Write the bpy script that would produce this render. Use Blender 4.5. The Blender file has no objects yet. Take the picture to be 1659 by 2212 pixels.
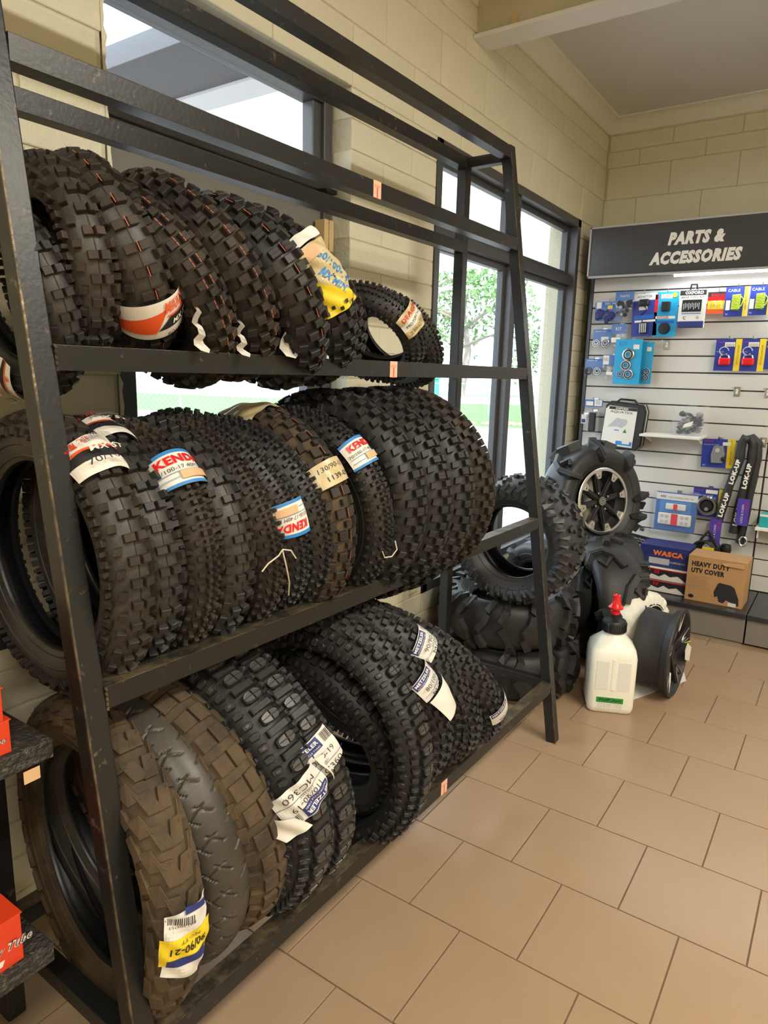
import bpy, math, random
import numpy as np
from mathutils import Vector, Matrix
random.seed(7); rng = np.random.default_rng(7)
SC = bpy.context.scene
COL = SC.collection
PI = math.pi
# ------------------------------------------------------------------ camera
cd = bpy.data.cameras.new('camera'); cam = bpy.data.objects.new('camera', cd); COL.objects.link(cam)
cam.location = (1.6043, 0.0, 1.4226); cam.rotation_euler = (1.37174, -0.02506, 0.60074)
cd.sensor_fit = 'HORIZONTAL'; cd.sensor_width = 36; cd.lens = 36 * 1483.95 / 1659
cd.clip_start = .02; cd.clip_end = 400
SC.camera = cam
# ------------------------------------------------------------------ world, sun, lights, exposure
W = bpy.data.worlds.new('sky'); SC.world = W; W.use_nodes = True
nt = W.node_tree; nt.nodes.clear()
wo = nt.nodes.new('ShaderNodeOutputWorld'); bg = nt.nodes.new('ShaderNodeBackground')
sky = nt.nodes.new('ShaderNodeTexSky'); sky.sky_type = 'HOSEK_WILKIE'
sky.sun_direction = Vector((.5, -.35, .8)).normalized(); sky.turbidity = 3.5; sky.ground_albedo = .5
mxw = nt.nodes.new('ShaderNodeMixRGB'); mxw.inputs[0].default_value = .55; mxw.inputs[2].default_value = (.80, .90, 1, 1)
nt.links.new(sky.outputs[0], mxw.inputs[1]); nt.links.new(mxw.outputs[0], bg.inputs[0]); nt.links.new(bg.outputs[0], wo.inputs[0])
bg.inputs[1].default_value = 5.4
sd = bpy.data.lights.new('sun', 'SUN'); sd.energy = 4.5; sd.angle = .01; sd.color = (1, .96, .88)
so = bpy.data.objects.new('sun', sd); COL.objects.link(so); so.rotation_euler = Vector((.5, -.35, .8)).to_track_quat('Z', 'Y').to_euler()
def area(name, loc, sx, sy, e, col=(1, .95, .86), rot=(0, 0, 0)):
    l = bpy.data.lights.new(name, 'AREA'); l.shape = 'RECTANGLE'; l.size = sx; l.size_y = sy; l.energy = e; l.color = col
    o = bpy.data.objects.new(name, l); COL.objects.link(o); o.location = loc; o.rotation_euler = rot; return o
area('ceiling_lamp_light', (2.6, 1.6, 2.98), .35, 1.25, 46, (1, .93, .80))
area('ceiling_lamp_light', (2.6, -1.2, 2.98), .35, 1.25, 44, (1, .93, .80))
area('ceiling_lamp_light', (4.8, 1.6, 2.98), .35, 1.25, 36, (1, .93, .80))
area('ceiling_lamp_light', (4.8, -1.2, 2.98), .35, 1.25, 36, (1, .93, .80))
SC.view_settings.view_transform = 'Standard'; SC.view_settings.look = 'None'
SC.view_settings.exposure = 0.75; SC.view_settings.gamma = 1
SC.view_settings.use_curve_mapping = False
SC.cycles.max_bounces = 8; SC.cycles.diffuse_bounces = 5; SC.cycles.sample_clamp_indirect = 6

# ------------------------------------------------------------------ materials
def mat(name, col, rough=.6, metal=0, bump=0, bscale=40, var=0, vscale=6, col2=None, emit=None, trans=0, spec=.5, alpha=1, coat=0, vmix=None):
    m = bpy.data.materials.new(name); m.use_nodes = True; n = m.node_tree; b = n.nodes['Principled BSDF']
    b.inputs['Base Color'].default_value = (*col, 1); b.inputs['Roughness'].default_value = rough; b.inputs['Metallic'].default_value = metal
    b.inputs['Specular IOR Level'].default_value = spec; b.inputs['Coat Weight'].default_value = coat
    if trans: b.inputs['Transmission Weight'].default_value = trans
    if alpha < 1: b.inputs['Alpha'].default_value = alpha
    if emit: b.inputs['Emission Color'].default_value = (*col, 1); b.inputs['Emission Strength'].default_value = emit
    tc = n.nodes.new('ShaderNodeTexCoord')
    if var or col2:
        ns = n.nodes.new('ShaderNodeTexNoise'); ns.inputs['Scale'].default_value = vscale; ns.inputs['Detail'].default_value = 6; ns.inputs['Roughness'].default_value = .65
        n.links.new(tc.outputs['Object'], ns.inputs['Vector'])
        cr = n.nodes.new('ShaderNodeValToRGB'); lo, hi = vmix or (.38, .62)
        cr.color_ramp.elements[0].position = lo; cr.color_ramp.elements[1].position = hi
        c2 = col2 or tuple(max(0, c * (1 - var)) for c in col)
        cr.color_ramp.elements[0].color = (*col, 1); cr.color_ramp.elements[1].color = (*c2, 1)
        n.links.new(ns.outputs['Fac'], cr.inputs['Fac']); n.links.new(cr.outputs['Color'], b.inputs['Base Color'])
    if bump:
        nb = n.nodes.new('ShaderNodeTexNoise'); nb.inputs['Scale'].default_value = bscale; nb.inputs['Detail'].default_value = 4
        n.links.new(tc.outputs['Object'], nb.inputs['Vector'])
        bp = n.nodes.new('ShaderNodeBump'); bp.inputs['Strength'].default_value = bump; bp.inputs['Distance'].default_value = .01
        n.links.new(nb.outputs['Fac'], bp.inputs['Height']); n.links.new(bp.outputs['Normal'], b.inputs['Normal'])
    return m
M = {}
M['paint'] = mat('cream_wall_paint', (.76, .72, .54), .55, bump=.35, bscale=55, var=.06, vscale=2.5)
M['paint2'] = mat('cream_mortar_paint', (.62, .575, .42), .7, bump=.5, bscale=80)
M['ceil'] = mat('white_ceiling_paint', (.66, .66, .64), .8, bump=.08, bscale=120)
M['cornice'] = mat('white_cornice_plaster', (.78, .76, .68), .6)
M['beamp'] = mat('cream_beam_paint', (.60, .55, .38), .6, var=.12, vscale=4)
M['beamw'] = mat('white_beam_flange', (.76, .76, .74), .45)
M['tile'] = mat('beige_floor_tile', (.37, .255, .158), .27, bump=.03, bscale=8, col2=(.32, .215, .13), vscale=2.2, vmix=(.3, .75), spec=.5)
M['grout'] = mat('brown_grout', (.16, .11, .065), .9)
M['frame'] = mat('dark_grey_window_frame', (.085, .088, .095), .38, metal=.25, bump=.04)
M['panel'] = mat('grey_door_panel', (.17, .165, .145), .5)
M['black'] = mat('black_plastic', (.012, .012, .013), .4)
M['blackm'] = mat('matt_black', (.02, .02, .021), .55)
M['rack'] = mat('black_painted_steel', (.020, .020, .019), .36, metal=.3, bump=.05, bscale=120, col2=(.15, .12, .08), vscale=38, vmix=(.62, .72))
M['rackworn'] = mat('worn_rail_top', (.20, .15, .085), .42, metal=.5, bump=.25, bscale=90, col2=(.045, .042, .035), vscale=22, vmix=(.35, .6))
M['steel'] = mat('bright_steel', (.6, .6, .6), .25, metal=1)
M['rub'] = mat('black_rubber', (.020, .0195, .0195), .50, bump=.10, bscale=260, col2=(.036, .030, .024), vscale=7, vmix=(.46, .72), spec=.42)
M['rubin'] = mat('black_rubber_inner', (.011, .011, .012), .38, bump=.06, bscale=200)
M['rubd'] = mat('dusty_black_rubber', (.025, .021, .0175), .62, bump=.14, bscale=260, col2=(.052, .039, .028), vscale=9, vmix=(.42, .66), spec=.3)
M['rubt'] = mat('tan_dusty_rubber', (.10, .068, .038), .78, bump=.14, bscale=240, col2=(.050, .038, .026), vscale=10, vmix=(.42, .64), spec=.25)
M['rubs'] = mat('smooth_dusty_rubber', (.060, .054, .044), .42, bump=.06, bscale=200, col2=(.040, .033, .025), vscale=6, vmix=(.4, .65), spec=.5)
M['rubg'] = mat('grey_sheen_rubber', (.026, .027, .029), .46, bump=.05, bscale=200, spec=.55)
M['pad'] = mat('worn_shiny_rubber', (.055, .052, .046), .42, bump=.05, bscale=200, spec=.55)
M['rubc'] = mat('worn_grey_rubber', (.052, .047, .039), .48, bump=.08, bscale=220, col2=(.028, .025, .021), vscale=14, vmix=(.40, .64), spec=.5)
M['orl'] = mat('orange_mould_line', (.42, .10, .04), .6)
def flat(n, c, r=.5, **k): M[n] = mat(n, c, r, **k)
flat('white_paper', (.78, .74, .66)); flat('kraft_sticker', (.66, .42, .22)); flat('orange_red', (.78, .10, .02)); flat('ink_black', (.015, .015, .017))
flat('red_ink', (.62, .02, .02)); flat('sky_blue', (.03, .22, .58)); flat('navy', (.02, .03, .16)); flat('yellow', (.80, .60, .02)); flat('tape', (.55, .45, .24), .35)
flat('pink_note', (.80, .48, .33)); flat('string', (.62, .55, .42)); flat('card_blue', (.03, .05, .30), .25); flat('card_cyan', (.02, .34, .62), .25)
flat('card_mid', (.02, .12, .42), .25); flat('red_gloss', (.70, .015, .02), .25); flat('box_red', (.62, .045, .012), .32); flat('off_white', (.72, .70, .64))
flat('lime', (.50, .72, .03)); flat('grey_part', (.22, .22, .23), .4); flat('slat_board', (.62, .61, .57), .42); flat('slat_groove', (.03, .03, .03)); flat('base_grey', (.20, .18, .155), .5)
flat('deck_dark', (.025, .028, .035), .28); flat('signface', (.055, .055, .06), .35); flat('sign_letters', (.85, .84, .78)); flat('cardboard', (.46, .26, .11), .7, bump=.05)
flat('jug', (.82, .80, .68), .35, spec=.5); flat('green', (.02, .26, .03)); flat('cloth', (.80, .78, .68), .8, bump=.15, bscale=30); flat('alu', (.62, .62, .62), .3, metal=1)
flat('teal', (.01, .32, .32)); flat('purple', (.07, .04, .35)); flat('orange_card', (.85, .20, .03)); flat('cream_handle', (.62, .45, .22)); flat('clear_white', (.85, .87, .9), .08, alpha=.09)
flat('concrete', (.36, .32, .31), .9, var=.1, vscale=1); flat('road', (.20, .19, .21), .9); flat('grass', (.10, .22, .05), .95, var=.3, vscale=.8); flat('leaf', (.10, .20, .06), .8, col2=(.22, .34, .14), vscale=2)
flat('leafy', (.40, .48, .12), .7); flat('bark', (.30, .25, .20), .9); flat('rock', (.36, .18, .11), .9, col2=(.50, .34, .26), vscale=3, bump=.8, bscale=4); flat('white_clad', (.80, .80, .82), .6)
flat('post_white', (.70, .71, .74), .6); flat('galv', (.35, .42, .42), .5, metal=.5); flat('tube', (1, 1, 1), emit=6.0); flat('dark_soffit', (.10, .10, .11), .6); flat('bin_green', (.02, .42, .33)); flat('lightgrey', (.45, .45, .47), .5)
def poly_mat():
    m = bpy.data.materials.new('translucent_roof_sheet'); m.use_nodes = True; n = m.node_tree; n.nodes.clear()
    o = n.nodes.new('ShaderNodeOutputMaterial'); t = n.nodes.new('ShaderNodeBsdfTranslucent'); d = n.nodes.new('ShaderNodeBsdfDiffuse'); mx = n.nodes.new('ShaderNodeMixShader'); mx.inputs[0].default_value = .3
    t.inputs[0].default_value = (.9, .92, .88, 1); d.inputs[0].default_value = (.8, .8, .78, 1)
    n.links.new(t.outputs[0], mx.inputs[1]); n.links.new(d.outputs[0], mx.inputs[2]); n.links.new(mx.outputs[0], o.inputs[0]); return m
M['poly'] = poly_mat()
def glass_mat():
    m = bpy.data.materials.new('window_glass'); m.use_nodes = True; n = m.node_tree; n.nodes.clear()
    o = n.nodes.new('ShaderNodeOutputMaterial'); t = n.nodes.new('ShaderNodeBsdfTransparent'); g = n.nodes.new('ShaderNodeBsdfGlossy'); g.inputs['Roughness'].default_value = .02
    mx = n.nodes.new('ShaderNodeMixShader'); fr = n.nodes.new('ShaderNodeFresnel'); fr.inputs['IOR'].default_value = 1.45
    t.inputs[0].default_value = (.95, .97, .98, 1)
    ge = n.nodes.new('ShaderNodeNewGeometry'); ma = n.nodes.new('ShaderNodeMath'); ma.operation = 'SUBTRACT'; ma.use_clamp = True
    n.links.new(fr.outputs[0], ma.inputs[0]); n.links.new(ge.outputs['Backfacing'], ma.inputs[1]); n.links.new(ma.outputs[0], mx.inputs[0]); n.links.new(t.outputs[0], mx.inputs[1]); n.links.new(g.outputs[0], mx.inputs[2]); n.links.new(mx.outputs[0], o.inputs[0]); return m
M['glass'] = glass_mat()

# ------------------------------------------------------------------ helpers
class MB:
    """collects geometry; build() links it as ONE mesh object"""
    def __init__(s): s.v = []; s.f = []; s.m = []; s.n = 0
    def add(s, V, F, mi=0):
        V = np.asarray(V, float).reshape(-1, 3); s.v.append(V); o = s.n; s.n += len(V)
        s.f.extend([tuple(i + o for i in f) for f in F]); s.m.extend([mi] * len(F)); return s
    def box(s, a, b, mi=0, T=None):
        x0, y0, z0 = [min(p, q) for p, q in zip(a, b)]; x1, y1, z1 = [max(p, q) for p, q in zip(a, b)]
        V = np.array([(x, y, z) for x in (x0, x1) for y in (y0, y1) for z in (z0, z1)])
        if T is not None: V = np.array([T @ Vector(p) for p in V])
        return s.add(V, [(0, 1, 3, 2), (4, 6, 7, 5), (0, 4, 5, 1), (2, 3, 7, 6), (0, 2, 6, 4), (1, 5, 7, 3)], mi)
    def bar(s, p, q, w, h, mi=0, up=(0, 0, 1)):
        p = Vector(p); q = Vector(q); d = q - p; L = d.length; d.normalize(); u = Vector(up); x = d.cross(u).normalized(); u = x.cross(d)
        T = Matrix.Translation(p) @ Matrix((x, d, u)).transposed().to_4x4()
        return s.box((-w / 2, 0, -h / 2), (w / 2, L, h / 2), mi, T)
    def tube(s, pts, r, seg=8, mi=0, cap=True):
        P = [Vector(p) for p in pts]; n = len(P); rr = r if hasattr(r, '__len__') else [r] * n; V = []
        ref = Vector((0, 0, 1)); prev = None
        for i, p in enumerate(P):
            d = (P[min(i + 1, n - 1)] - P[max(i - 1, 0)]).normalized()
            if prev is None:
                a = d.cross(ref if abs(d.z) < .9 else Vector((1, 0, 0))).normalized()
            else: a = (prev - d * prev.dot(d)).normalized()
            prev = a; b = d.cross(a)
            for k in range(seg):
                t = 2 * PI * k / seg; V.append(p + (a * math.cos(t) + b * math.sin(t)) * rr[i])
        F = [(i * seg + k, i * seg + (k + 1) % seg, (i + 1) * seg + (k + 1) % seg, (i + 1) * seg + k) for i in range(n - 1) for k in range(seg)]
        if cap: F += [tuple(range(seg))[::-1], tuple(range((n - 1) * seg, n * seg))]
        return s.add([tuple(v) for v in V], F, mi)
    def lathe(s, prof, seg=32, mi=0, axis='z', closed=False, T=None, a0=0, a1=2 * PI):
        """prof: list of (r, h)"""
        prof = np.asarray(prof, float); n = len(prof); full = abs(a1 - a0 - 2 * PI) < 1e-6; cnt = seg if full else seg + 1
        A = a0 + (a1 - a0) * np.arange(cnt) / seg
        V = np.zeros((cnt, n, 3)); c = np.cos(A)[:, None]; sn = np.sin(A)[:, None]
        if axis == 'z': V[..., 0] = c * prof[:, 0]; V[..., 1] = sn * prof[:, 0]; V[..., 2] = prof[:, 1]
        elif axis == 'y': V[..., 0] = c * prof[:, 0]; V[..., 2] = sn * prof[:, 0]; V[..., 1] = prof[:, 1]
        else: V[..., 1] = c * prof[:, 0]; V[..., 2] = sn * prof[:, 0]; V[..., 0] = prof[:, 1]
        V = V.reshape(-1, 3)
        if T is not None: V = np.array([T @ Vector(p) for p in V])
        m = n if closed else n - 1; F = []
        for i in range(seg):
            j = (i + 1) % cnt
            for k in range(m): k2 = (k + 1) % n; F.append((i * n + k, j * n + k, j * n + k2, i * n + k2))
        return s.add(V, F, mi)
    def prism(s, poly, d0, d1, plane='xz', mi=0, mi_side=None):
        """extrude 2-D polygon; plane xz: depth along y; xy: depth along z; yz: depth along x"""
        n = len(poly)
        f = {'xz': lambda a, b, d: (a, d, b), 'xy': lambda a, b, d: (a, b, d), 'yz': lambda a, b, d: (d, a, b)}[plane]
        V = [f(a, b, d0) for a, b in poly] + [f(a, b, d1) for a, b in poly]
        s.add(V, [tuple(range(n)), tuple(range(2 * n - 1, n - 1, -1))], mi)
        return s.add(V, [(i, (i + 1) % n, n + (i + 1) % n, n + i) for i in range(n)], mi if mi_side is None else mi_side)
    def build(s, name, mats, parent=None, smooth=False, bevel=0, kind=None, label=None, sharp=40):
        me = bpy.data.meshes.new(name)
        V = np.concatenate(s.v) if s.v else np.zeros((0, 3))
        me.from_pydata(V.tolist(), [], s.f)
        if not isinstance(mats, (list, tuple)): mats = [mats]
        for q in mats: me.materials.append(M[q] if isinstance(q, str) else q)
        if len(mats) > 1: me.polygons.foreach_set('material_index', np.array(s.m, dtype=np.int32))
        if smooth:
            me.polygons.foreach_set('use_smooth', np.ones(len(s.f), dtype=bool))
            me.set_sharp_from_angle(angle=math.radians(sharp))
        me.update()
        o = bpy.data.objects.new(name, me); COL.objects.link(o)
        if parent: o.parent = parent
        if bevel:
            b = o.modifiers.new('bevel', 'BEVEL'); b.width = bevel; b.segments = 2; b.limit_method = 'ANGLE'; b.angle_limit = math.radians(50)
        if kind: o['kind'] = kind
        if label: o['label'] = label
        return o
def tag(o, label, cat, group=None):
    o['label'] = label; o['category'] = cat
    if group: o['group'] = group
    return o
def thing(name, label, cat, loc=(0, 0, 0), rot=(0, 0, 0), group=None):
    o = bpy.data.objects.new(name, None); COL.objects.link(o); o.location = loc; o.rotation_euler = rot; o.empty_display_size = .05
    return tag(o, label, cat, group)
_tc = {}
def text2d(body, size, shear=0.0, bold=0.0):
    k = (body, shear, bold)
    if k not in _tc:
        c = bpy.data.curves.new('t', 'FONT'); c.body = body; c.size = 1; c.shear = shear; c.offset = bold; c.align_x = 'CENTER'; c.align_y = 'CENTER'; c.resolution_u = 2; c.fill_mode = 'FRONT'; c.space_character = 1.0 + bold * 2.2
        o = bpy.data.objects.new('t', c); me = bpy.data.meshes.new_from_object(o)
        V = np.array([v.co[:2] for v in me.vertices]) if len(me.vertices) else np.zeros((0, 2)); F = [tuple(p.vertices) for p in me.polygons]
        V[:, 1] -= (V[:, 1].max() + V[:, 1].min()) / 2; V[:, 0] -= (V[:, 0].max() + V[:, 0].min()) / 2
        bpy.data.objects.remove(o); bpy.data.curves.remove(c); bpy.data.meshes.remove(me); _tc[k] = (V, F)
    V, F = _tc[k]; return V * size, F
def put_text(mb, body, width, fn, mi=0, shear=0, bold=0, height=None):
    """fn maps (n,2) array (a across, b up) -> (n,3); width = full width of the text"""
    V, F = text2d(body, 1, shear, bold); w = np.ptp(V[:, 0]); h = np.ptp(V[:, 1]); sx = width / w; sy = (height / h) if height else sx
    mb.add(fn(V * [sx, sy]), F, mi)
def frame_fn(o, ax, ay):
    o = np.array(o, float); ax = np.array(ax, float); ay = np.array(ay, float)
    return lambda P: o + np.asarray(P)[:, :1] * ax + np.asarray(P)[:, 1:2] * ay

# ================================================================== STRUCTURE
CEIL = 3.09; YF = 4.92; X1 = 6.4; YB = -3.6
# floor: grout bed + tiles
fl = MB().box((-.05, YB, -.12), (X1, YF + .1, -.003)).build('floor', 'grout', kind='structure')
TW, TH, TX, TY = .3165, .3198, .766, 1.4078
tm = MB().box((.0015, .0015, -.006), (TW - .0022, TH - .0022, 0)).build('tile', 'tile', fl, bevel=.0012)
tme = tm.data; first = True; far = MB()
for r in range(-16, 12):
    y0 = TY + r * TH
    off = 0 if r % 2 == 0 else TW / 2
    for k in range(-4, 19):
        x0 = TX + off + k * TW
        if x0 < -.3 or x0 > X1: continue
        a = max(x0, -.02); 
        vis = y0 > .2 and x0 < 2.9 and x0 > 0 and y0 < YF - .3
        if vis:
            if first: o = tm; first = False
            else: o = tm.copy(); COL.objects.link(o)
            o.location = (x0, y0, random.uniform(-.0004, .0004))
        else:
            far.box((a + .0015, max(y0, YB) + .0015, -.006), (x0 + TW - .0022, min(y0 + TH, YF) - .0022, 0))
far.build('tile_field', 'tile', fl, kind='stuff')
# left wall (painted concrete blocks) with a doorway and a window
D0, D1, DH = 1.12, 2.10, 2.40; W0, W1, WS, WH = 2.70, 4.50, .40, 2.40
mb = MB()
for a, b, c, d in ((YB, D0 - .006, 0, CEIL), (D0 - .006, D1 + .006, DH + .006, CEIL), (D1 + .006, W0, 0, CEIL), (W0, W1, 0, WS), (W0, W1, WH, CEIL), (W1, YF + .2, 0, CEIL)):
    mb.box((-.2, a, c), (-.005, b, d))
wl = mb.build('wall_left', 'paint2', kind='structure')
bm_cache = {}
def block(parent, axis, a, b, z0, z1, depth):
    """one block face; axis 'y': on the wall x=0; axis 'x': on the wall y=YF"""
    g = .0022; key = (axis, round(b - a, 3), round(z1 - z0, 3), depth)
    if key not in bm_cache:
        if axis == 'y': o = MB().box((-depth, g, g), (0, b - a - g, z1 - z0 - g)).build('block', 'paint', parent, bevel=.004)
        else: o = MB().box((g, 0, g), (b - a - g, depth, z1 - z0 - g)).build('block', 'paint', parent, bevel=.004)
        bm_cache[key] = o
    else:
        o = bm_cache[key].copy(); COL.objects.link(o); o.parent = parent
    o.location = (random.uniform(-.0012, .0008), a, z0) if axis == 'y' else (a, YF + random.uniform(-.0008, .0012), z0)
    return o
J1 = 2.5056
courses = [(i * .1, (i + 1) * .1, 0 if i % 2 == 0 else .2) for i in range(24)] + [(2.4, 2.6, 0), (2.6, 2.8, .2), (2.8, 2.9, 0), (2.9, 3.0, .2), (3.0, CEIL, 0)]
def cut(a, b, z0, z1):
    """clip a block to the openings"""
    out = [(a, b)]
    for o0, o1, oz0, oz1 in ((D0, D1, 0, DH), (W0, W1, WS, WH)):
        if z0 >= oz1 - 1e-4 or z1 <= oz0 + 1e-4: continue
        nw = []
        for p, q in out:
            if q <= o0 or p >= o1: nw.append((p, q)); continue
            if p < o0: nw.append((p, o0))
            if q > o1: nw.append((o1, q))
        out = nw
    return [(p, q) for p, q in out if q - p > .02]
for z0, z1, off in courses:
    k0 = int((.1 - J1) / .4) - 1
    for k in range(k0, 8):
        a = J1 + off + k * .4; b = a + .4
        if b < .35 or a > YF: continue
        b = min(b, YF)
        for p, q in cut(a, b, z0, z1):
            end = abs(p - D1) < .001 or abs(q - D0) < .001
            block(wl, 'y', p, q, z0, z1, .085 if end else .02)
# far wall
wf = MB().box((-.2, YF + .005, 0), (X1, YF + .2, CEIL)).build('wall_far', 'paint2', kind='structure')
for z0, z1, off in courses:
    if z1 < 1.95: continue
    o2 = {0: .21, .2: .01}[off]
    for k in range(-1, 6):
        a = max(0, o2 + k * .4); b = min(o2 + k * .4 + .4, 2.4)
        if b - a > .02: block(wf, 'x', a, b, z0, z1, .02)
MB().box((X1, YB, 0), (X1 + .15, YF, CEIL)).build('wall_right', 'paint', kind='structure')
MB().box((-.2, YB - .15, 0), (X1, YB, CEIL)).build('wall_back', 'paint', kind='structure')
MB().box((-.2, YB - .15, CEIL), (X1 + .15, YF + .2, CEIL + .15)).build('ceiling', 'ceil', kind='structure')
# cornices (cove profile) left and far
def cove(n=7):
    P = [(0, CEIL), (0, 3.005), (.006, 3.005)]
    for i in range(n + 1):
        t = i / n; P.append((.006 + .062 * (1 - math.cos(t * PI / 2)) + .004, 3.008 + .074 * math.sin(t * PI / 2)))
    P += [(.078, 3.082), (.082, CEIL)]
    return P
MB().prism([(x, z) for x, z in cove()], 3.16, YF, 'xz').build('trim_1', 'cornice', kind='structure', smooth=True)
MB().prism([(YF - y, z) for y, z in cove()], 0, X1, 'yz').build('trim_2', 'cornice', kind='structure', smooth=True)
# ceiling beam: web with a white bottom flange plate
b = MB().box((0, 3.0, 2.885), (X1, 3.08, CEIL), 0)
b.box((0, 2.967, 2.866), (X1, 3.108, 2.884), 1)
bmo = b.build('trim_3', ['beamp', 'beamw'], kind='structure', bevel=.002)
MB().box((.17, 2.984, 2.884), (.195, 2.999, 2.93)).build('cleat', 'cream_handle', bmo, bevel=.002)
# window 1: dark aluminium frame, 2 x 2 panes
wn = MB()
fw = .042
wn.box((-.10, W0, WS), (.006, W0 + fw, WH)); wn.box((-.10, W1 - .05, WS), (.006, W1, WH)); wn.box((-.10, W0, WH - .045), (.006, W1, WH)); wn.box((-.10, W0, WS), (.006, W1, WS + .045))
win = wn.build('window_1', 'frame', kind='structure', bevel=.002)
YM = 3.575
MB().box((-.10, YM - .032, WS + .045), (-.01, YM + .032, WH - .045)).build('mullion', 'frame', win, bevel=.003)
MB().box((-.10, W0 + fw, 2.005), (-.015, YM - .032, 2.055)).build('transom', 'frame', win, bevel=.003)
MB().box((-.10, YM + .032, 2.005), (-.015, W1 - .05, 2.055)).build('transom', 'frame', win, bevel=.003)
for ya, yb in ((W0 + fw, YM - .032), (YM + .032, W1 - .05)):
    for za, zb in ((WS + .045, 2.005), (2.055, WH - .045)):
        s = MB(); t = .032
        for q in (((-.085, ya, za), (-.05, ya + t, zb)), ((-.085, yb - t, za), (-.05, yb, zb)), ((-.085, ya + t, za), (-.05, yb - t, za + t)), ((-.085, ya + t, zb - t), (-.05, yb - t, zb))): s.box(*q)
        so_ = s.build('sash', 'frame', win, bevel=.0025)
        MB().box((-.070, ya + t, za + t), (-.066, yb - t, zb - t)).build('pane', 'glass', so_)
MB().box((-.13, W0, WS - .02), (-.08, W1, WS + .01)).build('window_sill', 'lightgrey', win)
MB().box((-.062, W0 + .08, WS + .10), (-.056, YM - .07, WS + .103)).build('track_line', 'frame', win)
# door 1 in its recess: frame, fanlight, grey head panel, glazed leaf
d = MB(); xa, xb = -.16, -.085
d.box((xa, D0, 0), (xb, D0 + .045, DH)); d.box((xa, D1 - .045, 0), (xb, D1, DH)); d.box((xa, D0, DH - .05), (xb, D1, DH)); d.box((xa, D0 + .045, 2.06), (xb, D1 - .045, 2.10))
dr = d.build('door_1', 'frame', kind='structure', bevel=.003)
MB().box((-.135, D0 + .045, 2.10), (-.13, D1 - .045, DH - .05)).build('pane', 'glass', dr)
s = MB(); s.box((-.15, D1 - .09, 2.10), (-.10, D1 - .045, DH - .05)); s.build('fanlight_stile', 'frame', dr, bevel=.003)
MB().box((-.15, D0 + .045, 1.84), (-.10, D1 - .045, 2.06)).build('head_panel', 'panel', dr, bevel=.002)
lf = MB()
lf.box((-.14, D0 + .05, .02), (-.095, D0 + .12, 1.835)); lf.box((-.14, D1 - .12, .02), (-.095, D1 - .05, 1.835)); lf.box((-.14, D0 + .12, 1.78), (-.095, D1 - .12, 1.835)); lf.box((-.14, D0 + .12, .02), (-.095, D1 - .12, .18))
leaf = lf.build('door_leaf', 'frame', dr, bevel=.003)
MB().box((-.122, D0 + .12, .18), (-.118, D1 - .12, 1.78)).build('pane', 'glass', leaf)
h = MB(); 
for yy in (2.022, 2.05):
    h.prism([(yy - .011, 1.85), (yy + .011, 1.85), (yy + .013, 1.90), (yy + .011, 1.955), (yy - .011, 1.955), (yy - .013, 1.90)], -.088, -.045, 'yz')
h.build('door_handle', 'cream_handle', dr, bevel=.003)
MB().box((-.09, 2.02, 2.045), (-.04, 2.075, 2.06)).build('door_catch', 'black', dr, bevel=.002)
# irregular foam bead between the door frame and the left blocks
bd = MB(); zz = [i * .02 for i in range(121)]
prof = [(D0 + .002 + abs(math.sin(i * 1.3)) * .006 + random.random() * .008) for i in range(121)]
poly = [(D0 - .002, 0)] + [(p, z) for p, z in zip(prof, zz)] + [(D0 - .002, 2.4)]
for i in range(120):
    bd.add([(-.03, D0 - .002, zz[i]), (-.03, D0 - .002, zz[i + 1]), (-.03, prof[i + 1], zz[i + 1]), (-.03, prof[i], zz[i]), (-.002, D0 - .002, zz[i]), (-.002, D0 - .002, zz[i + 1]), (-.002, prof[i + 1] - .002, zz[i + 1]), (-.002, prof[i] - .002, zz[i])],
           [(0, 1, 2, 3), (7, 6, 5, 4), (3, 2, 6, 7)])
bd.build('foam_bead', 'paint', dr)

# ceiling lamps (the fittings that carry the area lights, outside the frame)
for i, (x, y) in enumerate(((2.6, 1.6), (2.6, -1.2), (4.8, 1.6), (4.8, -1.2))):
    t = thing('ceiling_lamp', 'white twin tube ceiling lamp out of view, ' + ['near the rack', 'behind the camera', 'on the far side of the shop', 'in the back right of the shop'][i], 'lamp', (x, y, CEIL))
    MB().box((-.19, -.66, -.035), (.19, .66, 0)).build('housing', 'cornice', t, bevel=.004)
    for s in (-.09, .09): MB().tube([(s, -.6, -.055), (s, .6, -.055)], .016, 10).build('tube', 'tube', t)

# ================================================================== OUTSIDE
GZ = -.06
MB().box((-90, -60, GZ - .1), (-.2, 120, GZ)).build('ground', 'concrete', kind='structure')
def strip(name, label, cat, a, b, m, z=.01, th=.01):
    # along the direction of view through the window: quad from pts a to b
    o = MB().prism([(p[0], p[1]) for p in a + b[::-1]], GZ + z - th, GZ + z, 'xy').build(name, m); tag(o, label, cat); return o
strip('lawn', 'bright green lawn strip outside the window beyond the paving', 'lawn', [(-60, 8), (-12, 17), (8, 25)], [(-60, 20), (-24, 28), (4, 46)], 'grass')
strip('road', 'pale grey road beyond the lawn outside', 'road', [(-80, 23), (-30, 34), (4, 52)], [(-80, 34), (-40, 46), (0, 72)], 'road', .012)
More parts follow.
